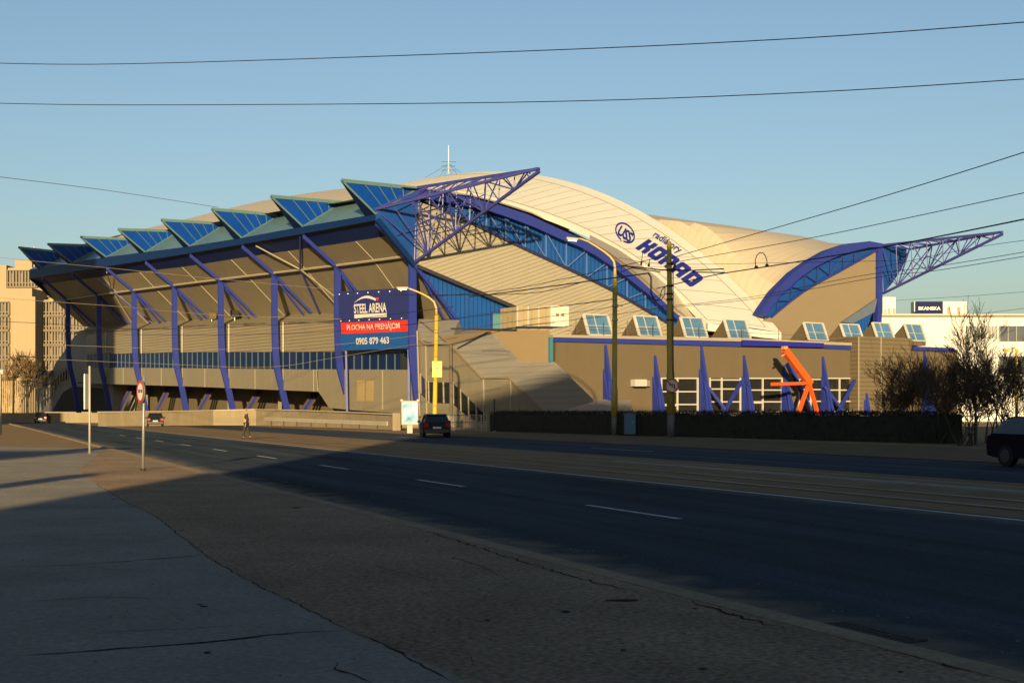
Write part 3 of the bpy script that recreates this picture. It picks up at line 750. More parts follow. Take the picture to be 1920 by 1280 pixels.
# ---- cantilever corner trusses
def truss(base, tip, n, rc, rw_, name='corner_truss'):
    base = [V(b) for b in base]; tip = V(tip)
    tips = [tip+V((0, 0, d_)) for d_ in (.12, .12, -.12)]; tips[1] = tips[1]+nF*.2
    mb = MB()
    for b, t_ in zip(base, tips): mb.beam(b, t_, rc*2, rc*2)
    root = mb.build(name, truss_m, arena)
    mb = MB(); fr = [i/(n+.6) for i in range(n+1)]
    P = [[b.lerp(t_, f) for b, t_ in zip(base, tips)] for f in fr]
    for i, p in enumerate(P):
        for j in range(3): mb.tube([p[j], p[(j+1) % 3]], rw_, 5)
        if i < len(P)-1:
            q = P[i+1]
            for j in range(3):
                k = (j+1) % 3
                if (i+j) % 2: mb.tube([p[j], q[k]], rw_*1.1, 5)
                else: mb.tube([p[k], q[j]], rw_*1.1, 5)
            if i < n*.55:
                mb.tube([(p[0]+p[2])/2, q[2]], rw_*.8, 4); mb.tube([(p[1]+p[2])/2, (q[0]+q[2])/2], rw_*.8, 4)
    mb.build('truss_web', truss_m, root); return root
tipL = at_y(1011, 319, 134.7)
truss([Rc+V((0, 0, .1)), FL(roofTop, 0, OE)+V((0, 0, .5)), Jc+nF*0-aF*.4+V((0, 0, .2))], tipL, 8, .135, .07)
tipR = on_plane(1880, 437, K1, nF)
truss([onG(1652, 460, .5), onG(1700, 468, .5)-aF*.5, onG(1656, 550, .5)], tipR, 7, .14, .07)

# ---------------------------------------------------------------- stair wing in front of the gable
A0 = V((4.16, 140.7, 0))                          # left end of the annex front
def onX(px, py, o=0.): return on_plane(px, py, A0+nG*o, nG)
OS = -.8
wing = thing('stair_wing', 'beige stepped stair wing with ribbed sloping roofs beside the billboard', 'building', tuple(FP(-1, -4)))
def S(px, py): return onF(px, py, OS)
top = [(781, 631), (798, 646), (844, 645), (905, 709), (956, 709), (1019, 773)]
mb = MB(); pts = [S(*p) for p in top]; e = S(1019, 773); e0 = V((e.x, e.y, 0)); s0_ = S(781, 700); s0_.z = 0
mb.prism(pts+[e0, s0_], -nF*.4); fw = mb.build('front_wall', grey_panel, wing)
wp = [(787, 701), (802, 716), (848, 717), (904, 772), (914, 783), (905, 795), (879, 783), (848, 756), (806, 755), (788, 738)]
mb = MB(); mb.prism([onF(px, py, OS+.03) for px, py in wp], -nF*.1); wd_ = mb.build('window', glass_dark, fw)
mb = MB()
for x, y0, y1 in ((788, 700, 738), (803, 714, 756), (831, 716, 755), (849, 716, 757), (863, 729, 771), (878, 744, 783), (893, 759, 792)):
    mb.beam(onF(x, y0, OS+.06), onF(x+1, y1, OS+.06), .13, .1, nF)
mb.build('window_bar', pale_strip, wd_)
mb = MB()
for x, y0, y1 in ((798, 646, 800), (847, 646, 800), (906, 709, 800), (957, 709, 800)): 
    mb.beam(onF(x, y0, OS+.05), onF(x+2, y1, OS+.05), .14, .08, nF)
mb.beam(onF(782, 620, OS+.4), onF(787, 780, OS+.4), .14, .12, nF)
mb.build('wall_seam', pale_strip, fw)
G = lambda px, py: onG(px, py, .4); A = lambda px, py: onX(px, py, .5)
def roofp(name, pts, m=panel_rib_roof):
    mb = MB(); n_ = len(pts)
    if n_ == 4: mb.prism(pts, (0, 0, -.25))
    else: 
        for i in range(1, n_-1): mb.prism([pts[0], pts[i], pts[i+1]], (0, 0, -.25))
    return mb.build(name, m, wing)
rs_ = mat('stair_roof_sheet', (.37, .355, .32), .45, .05, .3, stripe=(0, .6, .015, .14))
def coplanar(a, b, c, px, py): return on_plane(px, py, a, (b-a).cross(c-a))
g1, g2, g3 = S(844, 645), S(798, 646), A(922, 622)
roofp('upper_roof', [g1, g2, S(781, 631), G(785, 598), G(860, 600), G(868, 620), g3])
a1, a2 = S(844, 645), S(905, 709); q1 = coplanar(a1, a2, g3, 978, 681); roofp('sloping_roof', [a1, a2, q1, g3], rs_)
a3 = S(956, 709); q2 = coplanar(a2, a3, q1, 1040, 678); roofp('flat_roof', [a2, a3, q2, q1], rs_)
a4 = S(1019, 773); q3 = coplanar(a3, a4, q2, 1112, 748); roofp('sloping_roof', [a3, a4, q3, q2], rs_)
q4 = onX(1183, 775, 6); roofp('low_roof', [a4, q4, A(1184, 749), A(1112, 748)], rs_)
mb = MB(); p1, p2 = S(1019, 774), q4-V((0, 0, .1))
mb.prism([p1, p2, V((p2.x, p2.y, 0)), V((p1.x, p1.y, 0))], (0, .3, 0)); p3 = A(1184, 749)
mb.prism([p2, p3, V((p3.x, p3.y, 0)), V((p2.x, p2.y, 0))], (-.3, 0, 0)); mb.build('low_wall', grey_panel, wing)
mb = MB(); mb.prism([onX(px, py, .4) for px, py in ((866, 620), (922, 622), (978, 681), (1031, 681), (1031, 619), (968, 618))], -nG*.4)
mb.prism([onX(px, py, .35) for px, py in ((922, 621), (922, 640), (1031, 640), (1031, 619))], -nG*12); mb.build('back_wall', mat('warm_beige_render', (.28, .205, .105), .8, .04, .5), wing)
mb = MB(); mb.beam(onX(968, 614, .5), onX(1035, 614, .5), .2, .25); mb.beam(onX(846, 616, .6), onX(968, 618, .6), .2, .15); mb.build('roof_rail', darkgap, wing)
mb = MB(); mb.prism([onX(px, py, .7) for px, py in ((1031, 632), (1037, 632), (1037, 678), (1031, 678))], -nG*.5); mb.build('edge_panel', mat('teal_paint', (.05, .22, .28), .5), wing)
mb = MB(); mb.tube([onF(845, 645, OS+.4), onF(846, 800, OS+.4)], .17, 8); mb.build('downpipe', mat('brown_pipe', (.12, .09, .07), .6), wing)
mb = MB()
for a, b in zip(top, top[1:]): mb.beam(S(*a)+V((0, 0, .06))+nF*.1, S(*b)+V((0, 0, .06))+nF*.1, .22, .16)
mb.build('roof_trim', mat('roof_trim_brown', (.30, .24, .15), .6), wing)

# ---------------------------------------------------------------- annex
annex = thing('arena_annex', 'long low beige annex with blue roof band and tilted skylights', 'building', tuple(A0+bG*20))
polyX = lambda name, pts, m, o=0., ext=.3, parent=annex: (lambda mb: mb.build(name, m, parent))(MB().prism([onX(px, py, o) for px, py in pts], -nG*ext))
bt = [(1037, 640), (1310, 644), (1610, 657)]
zT = zat(632, 140.7)
pl_, pr_ = onX(1037, 640), onX(1610, 657)
mb = MB(); L0 = onX(1037, 700); L1 = onX(1800, 700)
wins = [(1240, 1308, 709, 774), (1331, 1388, 709, 774), (1402, 1466, 709, 772), (1496, 1540, 711, 772), (1545, 1604, 709, 772)]
polyX('front_wall', [(1037, 632), (1240, 636), (1610, 650), (1795, 655), (1795, 709), (1037, 709)], annex_m, 0, .4)
edges = [1037]+[x for w_ in wins for x in w_[:2]]+[1795]
for i in range(0, len(edges), 2):
    if edges[i+1]-edges[i] > 1: polyX('front_wall', [(edges[i], 709), (edges[i+1], 709), (edges[i+1], 800), (edges[i], 803)], annex_m, 0, .4)
polyX('front_wall', [(1240, 774), (1604, 773), (1604, 802), (1240, 802)], annex_m, -.03, .3)
# windows with white frames in front of a dark room
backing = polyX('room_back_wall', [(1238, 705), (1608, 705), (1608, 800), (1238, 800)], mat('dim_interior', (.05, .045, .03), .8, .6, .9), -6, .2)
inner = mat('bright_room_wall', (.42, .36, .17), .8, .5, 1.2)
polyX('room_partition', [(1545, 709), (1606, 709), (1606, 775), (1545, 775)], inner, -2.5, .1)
mull = {0: ([1240, 1270, 1308], [709, 734, 758, 774]), 1: ([1331, 1353, 1388], [712, 729, 753, 774]), 2: ([1402, 1430, 1466], [709, 731, 753, 772]), 3: ([1498, 1520, 1540], [711, 730, 752, 772]), 4: ([1545, 1574, 1604], [709, 731, 752, 771])}
for i, (x0, x1, y0, y1) in enumerate(wins):
    w_ = polyX('window', [(x0, y0), (x1, y0), (x1, y1), (x0, y1)], None, -.12, .02) if False else None
    mb = MB(); xs, ys = mull[i]
    for x in xs: mb.beam(onX(x, y0-1, .02), onX(x, y1+1, .02), .18, .14, nG)
    for y in ys: mb.beam(onX(x0, y, .03), onX(x1, y, .03), .14, .13, nG)
    if i in (0, 2): mb.beam(onX(xs[0], ys[2]+2, .06), onX(xs[1], ys[2]+2, .06), .14, .2, nG); mb.beam(onX(xs[0]+1, ys[2], .07), onX(xs[0]+1, ys[3], .07), .22, .14, nG)
    wf = mb.build('window', white_m, annex)
    mb = MB(); mb.prism([onX(px, py, -.12) for px, py in ((x0, y0), (x1, y0), (x1, y1), (x0, y1))], -nG*.03)
    gm = bpy.data.materials.get('window_glass')
    if not gm:
        gm = bpy.data.materials.new('window_glass'); gm.use_nodes = True; nn_ = gm.node_tree.nodes; gl_ = gm.node_tree.links
        pb = nn_['Principled BSDF']; pb.inputs['Base Color'].default_value = (.05, .05, .05, 1); pb.inputs['Roughness'].default_value = .05
        tr_ = nn_.new('ShaderNodeBsdfTransparent'); tr_.inputs[0].default_value = (.45, .5, .48, 1); mx_ = nn_.new('ShaderNodeMixShader'); mx_.inputs[0].default_value = .2
        gl_.new(tr_.outputs[0], mx_.inputs[1]); gl_.new(pb.outputs[0], mx_.inputs[2]); gl_.new(mx_.outputs[0], nn_['Material Output'].inputs[0])
    mb.build('pane', gm, wf)
# roof slab, blue band, coping
mb = MB(); P_ = [onX(1037, 632), onX(1240, 636), onX(1610, 650), onX(1795, 655)]
Q_ = [P_[0]-nG*13, P_[3]-nG*13]
zr = 9.25
mb.prism([V((p.x, p.y, zr)) for p in (P_[0], P_[3], Q_[1], Q_[0])], (0, 0, -.3)); mb.build('flat_roof', mat('roof_felt', (.20, .17, .13), .9), annex)
polyX('blue_band', [(1037, 632), (1395, 641), (1395, 650), (1037, 640)], purple, .22, .2)
polyX('blue_band', [(1393, 637), (1545, 643), (1545, 651), (1393, 648)], logo_blue, .6, .5)
polyX('blue_band', [(1545, 646), (1607, 649), (1607, 656), (1545, 653)], purple, .22, .2)
polyX('blue_band', [(1712, 649), (1790, 652), (1790, 658), (1712, 656)], purple, .22, .2)
polyX('coping', [(1037, 627), (1395, 634), (1607, 643), (1607, 648), (1395, 640), (1037, 632)], pale_strip, .3, .8)
polyX('ribbed_tower', [(1609, 630), (1710, 634), (1712, 800), (1609, 800)], annex_rib, 1.3, 6)
mb = MB(); mb.beam(onX(1652, 631, 1.35), onX(1652, 790, 1.35), .12, .08, nG); mb.beam(onX(1610, 631, 1.35), onX(1610, 790, 1.35), .14, .08, nG); mb.build('wall_seam', pale_strip, annex)
# end wall on the left
mb = MB(); mb.prism([onX(1037, 633), onX(1037, 633)-nG*13, (onX(1037, 633)-nG*13)*1.0-V((0, 0, 9)), V((A0.x, A0.y, 0))], bG*.3); mb.build('end_wall', annex_m, annex)
# floodlight box and shadow gap
mb = MB(); mb.prism([onX(px, py, .9) for px, py in ((1191, 711), (1213, 711), (1213, 724), (1191, 724))], -nG*.8); wb = mb.build('wall_unit', white_m, annex)
mb = MB(); mb.prism([onX(px, py, .55) for px, py in ((1213, 713), (1219, 713), (1219, 724), (1213, 724))], -nG*.5); mb.build('unit_casing', panel, wb)
# wedge shaped skylights
random.seed(5)
for (x, y, wpx) in ((1103, 627, 45), (1198, 629, 42), (1285, 631, 41), (1367, 634, 40), (1516, 637, 36), (1585, 639, 34), (1645, 636, 32), (1705, 638, 31)):
    o0 = -1.0; a = onX(x, y, o0); b = onX(x+wpx, y+1, o0); b.z = a.z
    h = 2.15 if x < 1400 else 2.05
    bk = -nG*.75+V((0, 0, h)); c_ = a+bk-bG*.15; d_ = b+bk-bG*.15
    a0_ = a-nG*3.3; b0_ = b-nG*3.3
    for p in (a0_, b0_): p.z = a.z
    mb = MB(); mb.add([a-V((0, 0, .6)), b-V((0, 0, .6)), b0_-V((0, 0, .6)), a0_-V((0, 0, .6)), a, b, b0_, a0_, c_, d_], [(0, 3, 7, 4), (0, 4, 5, 1), (1, 5, 6, 2), (7, 4, 8), (5, 6, 9), (7, 8, 9, 6), (3, 2, 6, 7)])
    sk = mb.build('skylight', annex_m, annex)
    e = nG*.03; mb = MB(); mb.face([a+e, b+e, d_+e, c_+e]); mb.build('skylight_glass', glass_sky, sk)
    mb = MB(); e = nG*.07
    mb.beam(a+e, c_+e, .34, .14, nG); mb.beam(b+e, d_+e, .22, .14, nG); mb.beam(a+e, b+e, .14, .12, nG); mb.beam(c_+e, d_+e, .14, .12, nG)
    mb.beam(a.lerp(c_, .45)+e+(b-a)*.1, b.lerp(d_, .45)+e, .05, .08, nG); m1 = a.lerp(b, .42); m2 = c_.lerp(d_, .42); mb.beam(m1+e, m2+e, .06, .08, nG)
    mb.build('skylight_frame', white_m, sk)
mb = MB()      # thin lightning rods on the parapet
for x in (1080, 1132, 1176, 1225, 1312, 1393, 1460, 1565, 1605):
    p = onX(x, 630, -.2); mb.tube([V((p.x, p.y, 9.2)), V((p.x, p.y, 11.2))], .035, 4)
for z in (9.9, 10.4): 
    p, q = onX(1060, 630, -.1), onX(1600, 640, -.1); mb.tube([V((p.x, p.y, z)), V((q.x, q.y, z))], .025, 4)
mb.build('roof_railing', mat('rust_brown_rail', (.16, .10, .07), .7), annex)
# triangular violet buttresses
def buttress(xa, ya, xb, wide):
    ap = onX(xa, ya, .05); g0 = V((ap.x, ap.y, 0))
    z1 = ap.z
    for s_, th_, pr, zt in ((0, .32, 2.2, z1), (-.36, .25, 1.8, z1*.70)):
        if s_ == 0: mb = MB()
        o_ = bG*s_*wide*.6
        mb.prism([g0+o_+V((0, 0, zt)), g0+o_+nG*pr*.62+V((0, 0, zt*.36)), g0+o_+nG*pr, g0+o_], bG*th_)
    zb = z1*.55
    mb.prism([g0-bG*.22*wide+nG*.8+V((0, 0, zb)), g0+bG*.25*wide+nG*.8+V((0, 0, zb)), g0+bG*.3*wide+nG*1.6, g0-bG*.3*wide+nG*1.6], nG*.12)
    return mb.build('buttress', purple, annex)
for xa, ya, wd__ in ((1133, 646, .8), (1226, 666, 1), (1313, 646, 1), (1393, 666, 1), (1468, 684, 1.1), (1541, 668, 1), (1608, 650, 1.1), (1731, 656, 1.1)):
    buttress(xa, ya, 0, wd__)
for (p, q) in (((1326, 724), (1380, 795)), ((1391, 714), (1345, 795)), ((1545, 724), (1600, 795)), ((1603, 712), (1560, 795)), ((1478, 680), (1530, 790))):
    mb = MB(); mb.beam(onX(*p, .8), onX(*q, 1.6), .32 if p[0] != 1478 else .6, .3); mb.build('brace', purple, annex)
# ---- rooftop plant beside the gable
acu = thing('rooftop_plant_unit', 'cream ventilation plant box with slatted side standing on roof beside blue gable', 'ventilation unit', tuple(onX(1000, 613, -1)))
mb = MB(); mb.prism([onX(px, py, -.6) for px, py in ((968, 575), (1033, 574), (1033, 612), (968, 613))], -nG*3); mb.build('housing', mat('cream_unit', (.46, .38, .22), .6, .12, 1.5, stripe=(90, .9, .02, .12)), acu)
mb = MB()
for x in (970, 990, 1010, 1032): mb.beam(onX(x, 574, -.5), onX(x, 613, -.5), .14, .1, nG)
mb.build('frame', white_m, acu)
acw = thing('rooftop_cabinet', 'white cabinet on the roof right of the slatted cream plant box', 'cabinet', tuple(onX(1050, 610, -1)))
mb = MB(); mb.prism([onX(px, py, -.4) for px, py in ((1034, 572), (1067, 574), (1067, 613), (1034, 612))], -nG*2.6); mb.build('housing', mat('white_cabinet_paint', (.85, .80, .70), .5, .06), acw, bevel=.05)
mb = MB(); mb.box(onX(1045, 590, -.36), (.35, .1, .3), .56); mb.box(onX(1055, 590, -.36), (.35, .1, .3), .56); mb.build('vent', galv, acw)
# antenna on the roof apex
ant = thing('lattice_antenna', 'thin white antenna mast guyed on top of the cream roof', 'antenna', tuple(rib_pt(57, 4)))
ap = onA(841, 330, 4); ap.z = zat(326, ap.y); top_ = zat(273, ap.y)
mb = MB(); mb.tube([ap, V((ap.x, ap.y, zat(305, ap.y)))], .13, 6); mb.tube([V((ap.x, ap.y, zat(305, ap.y))), V((ap.x, ap.y, top_))], [.08, .04], 5); mb.build('mast', white_m, ant)
mb = MB()
for dx, dy in ((2.0, 0), (-1.8, .6), (.9, 2), (-.8, -1.6), (3.4, .5), (-4, 0)):
    mb.tube([V((ap.x+dx, ap.y+dy, ap.z-.7)), V((ap.x, ap.y, zat(307 if abs(dx) > 1 else 314, ap.y)))], .022, 4)
for k in range(3): mb.tube([V((ap.x-1.2, ap.y, ap.z+.6+k*.7)), V((ap.x+1.2, ap.y, ap.z+.6+k*.7))], .03, 4)
mb.build('guy_stay', wire_m, ant)
for k, (px, py) in enumerate(((400, 596), (445, 594), (448, 598))):
    pass
fl = thing('floodlight', 'small dark floodlight box on the ledge between second and third columns', 'floodlight', tuple(onF(440, 594, -4)))
mb = MB(); mb.box(onF(440, 592, -3.6)+V((0, 0, .3)), (1.0, .7, .9), .6); mb.build('lamp_body', dark_m, fl)
mb = MB(); mb.tube([onF(440, 592, -3.6)+V((0, 0, -.9)), onF(440, 592, -3.6)], .08, 5); mb.build('bracket', galv, fl)
fl = thing('floodlight', 'small dark floodlight box on the ledge beside the fourth column', 'floodlight', tuple(onF(397, 596, -4)))
mb = MB(); mb.box(onF(397, 596, -3.8)+V((0, 0, .3)), (1.1, .7, .9), .6); mb.build('lamp_body', mat('olive_lamp_box', (.13, .10, .05), .6), fl)
mb = MB(); mb.tube([onF(397, 596, -3.8)+V((0, 0, -.9)), onF(397, 596, -3.8)], .08, 5); mb.build('bracket', galv, fl)

# ---------------------------------------------------------------- billboard
YL, YR = 160.6, 148.2
bl_, br_ = at_y(640, 657, YL), at_y(769, 653, YR); tl_, tr_ = at_y(633, 547, YL), at_y(767, 539, YR)
tl_ = V((tl_.x, tl_.y, tl_.z)); bn = (br_-bl_).cross(V((0, 0, 1))).normalized()
if bn.y > 0: bn = -bn
bb = thing('billboard', 'blue and red billboard with white lettering hung between two violet columns', 'billboard', tuple((bl_+br_)/2))
def bq(u0, v0, u1, v1, off): 
    f = quadmap(bl_, br_, tr_, tl_, bn*off); return [f(u0, v0), f(u1, v0), f(u1, v1), f(u0, v1)]
sign_navy = mat('banner_navy', (.020, .030, .20), .5, .12, .3); sign_blue = mat('banner_mid_blue', (.006, .10, .42), .5, .1, .3); sign_red = mat('banner_red', (.80, .035, .02), .5, .05)
ink = mat('banner_white_print', (.85, .83, .80), .5, .02)
MB().prism(bq(0, .28, 1, 1, 0), -bn*.25).build('upper_panel', sign_navy, bb)
MB().prism(bq(.0, .0, 1, .28, 0), -bn*.25).build('lower_panel', sign_blue, bb)
MB().prism(bq(.02, .28, .975, .47, .03), -bn*.02).build('red_band', sign_red, bb)
def bmap(u0, v0, u1, v1, off):
    f = quadmap(bl_, br_, tr_, tl_, bn*off); return lambda u, v: f(u0+(u1-u0)*u, v0+(v1-v0)*v)
text_mesh('STEEL ARENA', 'lettering', bmap(.235, .615, .70, .775, .06), ink, bb, .025)
MB().face(bq(.235, .535, .70, .60, .06)).build('white_bar', ink, bb)
text_mesh('PLOCHA NA PRENÁJOM', 'lettering', bmap(.115, .305, .87, .455, .06), ink, bb, .008)
text_mesh('0905 879 463', 'lettering', bmap(.24, .09, .72, .205, .06), ink, bb, .025)
f = bmap(0, 0, 1, 1, .06); mb = MB(); n = 16
upq = [(.235+.32*i/n, .79+.115*math.sin(math.pi*min(1, i/n*.98)*.85+.0)) for i in range(n+1)]
loq = [(.235+.32*i/n, .79+.075*math.sin(math.pi*min(1, i/n)*.92)) for i in range(n+1)]
for i in range(n): mb.face([f(*loq[i]), f(*loq[i+1]), f(*upq[i+1]), f(*upq[i])])
mb.build('arch_emblem', ink, bb)
MB().face([f(.545, .865), f(.605, .862), f(.583, .80)]).build('emblem_triangle', mat('banner_pink', (.80, .03, .10), .5), bb)
mb = MB()
for u in (.03, .16, .3, .45, .6, .75, .9): mb.box(f(u, .955), (.10, .10, .10)); mb.box(f(u, .50), (.09, .09, .09))
mb.build('fixing', galv, bb)
for u in (.06, .94):
    mb = MB(); p = f(u, .5); mb.beam(V((p.x, p.y, 0))-bn*.6, f(u, .97)-bn*.5, .22, .22); mb.build('post', purple, bb)

# ---------------------------------------------------------------- far buildings
def window_grid(b, fx, rows, cols, m_frame, m_glass): pass
def slab_building(name, label, base, du, dn, H, bands, wallm, parent=None, cat='office building'):
    """base point, du = facade vector, dn = depth vector (away from camera)"""
    t = thing(name, label, cat, tuple(V(base)+V(du)/2)); return t
ob = thing('office_block', 'tall cream office block with banded dark windows behind the arena', 'office building', tuple(at_y(60, 780, 330)*V((1, 1, 0)) if False else (-112, 330, 0)))
def FB(px, py, Y=330): return at_y(px, py, Y)
def block(x0, x1, y0, Y, dep, m, name, parent, yb=790):
    a, b = at_y(x0, y0, Y), at_y(x1, y0, Y)
    mb = MB(); mb.prism([V((a.x, Y, 0)), V((b.x, Y, 0)), V((b.x, Y, a.z)), V((a.x, Y, a.z))], (0, dep, 0)); return mb.build(name, m, parent)
w1 = block(-60, 66, 556, 328, 16, cream_b, 'front_wing', ob)
w2 = block(66, 176, 562, 334, 14, cream_b, 'side_wing', ob)
w3 = block(-60, 12, 497, 342, 20, cream_b, 'upper_storey', ob)
w4 = block(8, 150, 502, 343, 18, cream_b, 'upper_storey', ob)
w5 = block(28, 60, 488, 350, 6, cream_b, 'roof_house', ob)
w6 = block(12, 60, 540, 332, 10, cream_b, 'terrace_parapet', ob)
def win_row(x0, x1, y0, y1, Y, n, parent):
    a, b, c_ = at_y(x0, y1, Y), at_y(x1, y1, Y), at_y(x0, y0, Y)
    mb = MB(); mb.prism([a, b, V((b.x, Y, c_.z)), c_], (0, -.25, 0)); wn = mb.build('window', glass_dark, parent)
    mb = MB(); hh = c_.z-a.z
    for i in range(n+1):
        x = a.x+(b.x-a.x)*i/n; mb.box((x, Y-.4, a.z+hh/2), (.35, .35, hh))
        if i < n and (i*7) % 3 == 1: mb.box((x+(b.x-a.x)/n*.5, Y-.3, a.z+hh*.55), ((b.x-a.x)/n*.34, .12, hh*.6))
    mb.box(((a.x+b.x)/2, Y-.4, a.z+hh*.22), (b.x-a.x, .3, .2)); mb.box(((a.x+b.x)/2, Y-.5, a.z-.15), (b.x-a.x, .6, .25)); mb.box(((a.x+b.x)/2, Y-.5, c_.z+.1), (b.x-a.x, .7, .22))
    mb.build('window_frame', mat('bronze_frame', (.17, .125, .065), .6), wn)
for k in range(5):
    y = 567+27.3*k
    win_row(71, 121, y, y+23, 334, 9, w2); win_row(-20, 18, y, y+23, 328, 6, w1)
    win_row(126, 170, y, y+23, 334, 7, w2)
win_row(15, 72, 508, 537, 343, 10, w4); win_row(82, 140, 535, 555, 342.9, 9, w4)
mb = MB(); p = at_y(64, 470, 345); mb.tube([V((p.x, 345, 30)), V((p.x, 345, zat(462, 345)))], .12, 5); mb.tube([V((p.x-1.3, 345, zat(469, 345))), V((p.x+1.3, 345, zat(469, 345)))], .1, 4); mb.build('rooftop_mast', galv, ob)
# white office on the right
wh = thing('white_office', 'low white office building behind the bare trees on the right', 'office building', (75, 232, 0))
block(1620, 2080, 592, 230, 30, white_b, 'main_wall', wh)
b2 = block(1655, 1679, 557, 238, 2.5, white_b, 'stair_tower', wh)
b3 = block(1768, 1813, 565, 240, 2.5, white_b, 'rooftop_house', wh)
b3b = block(1714, 1770, 565, 243, 2, white_b, 'rooftop_house', wh)
for x0, x1, y0, y1, Y, par in ((1658, 1661, 579, 593, 238, b2), (1665, 1669, 578, 594, 238, b2), (1674, 1678, 578, 594, 238, b2), (1776, 1782, 575, 588, 240, b3), (1795, 1801, 576, 588, 240, b3)):
    a, b = at_y(x0, y1, Y), at_y(x1, y0, Y); MB().prism([V((a.x, Y-.05, a.z)), V((b.x, Y-.05, a.z)), V((b.x, Y-.05, b.z)), V((a.x, Y-.05, b.z))], (0, .04, 0)).build('window', mat('amber_window', (.30, .19, .07), .4), par)
def wall_win(x0, x1, y0, y1, Y, m, par, n=5):
    a, b = at_y(x0, y1, Y), at_y(x1, y0, Y)
    o = MB().prism([V((a.x, Y-.08, a.z)), V((b.x, Y-.08, a.z)), V((b.x, Y-.08, b.z)), V((a.x, Y-.08, b.z))], (0, .05, 0)).build('window', m, par)
    mb = MB()
    for i in range(n+1): mb.box((a.x+(b.x-a.x)*i/n, Y-.14, (a.z+b.z)/2), (.16, .1, b.z-a.z))
    mb.build('window_frame', mat('grey_frame', (.2, .22, .24), .5), o); return o
wall_win(1874, 2060, 611, 640, 230, mat('slate_glass', (.045, .07, .10), .15, .2, spec=.8), wh, 12)
wall_win(1812, 1868, 611, 634, 230, mat('pale_glass', (.42, .46, .42), .3, .15), wh, 8)
wall_win(1874, 2060, 668, 700, 230, mat('slate_glass', (0, 0, 0)), wh, 12)
mb = MB(); a = at_y(1620, 592, 229.6); b = at_y(2080, 592, 229.6); mb.box(((a.x+b.x)/2, 229.7, a.z+.15), (b.x-a.x, 1, .35)); mb.build('roof_edge', pale_strip, wh)
# sign standing on its roof
sg = thing('company_sign', 'dark blue sign board with white capitals on the white office roof', 'sign', (72, 236, 17))
a, b = at_y(1717, 589, 236), at_y(1768, 565, 236)
MB().prism([V((a.x, 236, a.z)), V((b.x, 236, a.z)), V((b.x, 236, b.z)), V((a.x, 236, b.z))], (0, .4, 0)).build('board', mat('sign_dark_navy', (.014, .022, .10), .7, spec=.08), sg)
text_mesh('SKANSKA', 'lettering', lambda u, v: V((a.x+(b.x-a.x)*(.09+.82*u), 235.93, a.z+(b.z-a.z)*(.32+.27*v))), ink, sg, .035)
MB().box(((a.x+b.x)/2, 236.3, (a.z+zat(592, 230))/2-.2), ((b.x-a.x)*.9, .2, abs(a.z-zat(592, 230))+.6)).build('support', galv, sg)

# ---------------------------------------------------------------- concrete parapet, guard rail, fences
wallp = thing('parapet_wall', 'long pale concrete retaining wall along the far side of the road', 'wall', (-30, 160, 0))
PW = [(184, 154, 1.55), (300, 160, 1.62), (400, 166, 1.75), (480, 165, 1.86), (560, 152, 1.75), (650, 137, 1.55), (742, 122, 1.35)]
P = [(V(((px-CX)/FOC*Y, Y, 0)), h) for px, Y, h in PW]
mb = MB()
for (p, h), (q, h2) in zip(P, P[1:]):
    dd = V((0, .35, 0)); mb.prism([p, q, q+V((0, 0, h2)), p+V((0, 0, h))], dd)
mb.build('wall_body', conc, wallp)
mb = MB()
for (p, h), (q, h2) in zip(P, P[1:]): mb.beam(p+V((0, .15, h+.04)), q+V((0, .15, h2+.04)), .5, .1)
mb.build('coping', mat('coping_concrete', (.56, .48, .34), .9, .1, 1), wallp)
wl2 = thing('low_wall', 'shaded concrete wall left of the pale retaining wall, below the office block', 'wall', (-68, 206, 0))
mb = MB(); mb.prism([V((-90, 208, 0)), V((-50, 202, 0)), V((-50, 202, 1.5)), V((-90, 208, 1.45))], (0, .4, 0)); mb.prism([V((-50, 202, 0)), V((-46.0, 154.4, 0)), V((-46.0, 154.4, 1.5)), V((-50, 202, 1.5))], (.3, 0, 0)); mb.build('wall_body', conc, wl2)
grl = thing('guard_rail', 'pale steel guard rail in front of the concrete retaining wall', 'guard rail', (-20, 135, 0))
G0, G1 = V(((497-CX)/FOC*152, 152, .85)), V(((726-CX)/FOC*117, 117, .62))
mb = MB()
for dz, th_ in ((.09, .1), (-.09, .1)): mb.beam(G0+V((0, 0, dz)), G1+V((0, 0, dz)), .10, .16)
mb.beam(G0+V((0, .05, 0)), G1+V((0, .05, 0)), .05, .1); mb.build('rail', mat('pale_rail', (.55, .50, .38), .5), grl)
for k in range(8):
    p = G0.lerp(G1, (k+.5)/8); mb = MB(); mb.beam(V((p.x, p.y+.12, 0)), V((p.x, p.y+.12, p.z)), .12, .1); mb.build('post', mat('rusty_post', (.06, .045, .03), .9), grl)
wl3 = thing('gate_block', 'short concrete block at the right end of the retaining wall', 'wall', (-9, 119, 0))
mb = MB(); a = (742-CX)/FOC*119; mb.box((a+.1, 119, .75), (.7, .7, 1.5)); mb.build('block', conc, wl3, bevel=.03)
mb = MB(); mb.box((a+1.1, 120, .85), (1.6, .4, 1.25)); mb.build('panel', mat('mesh_panel', (.20, .16, .09), .8), wl3)
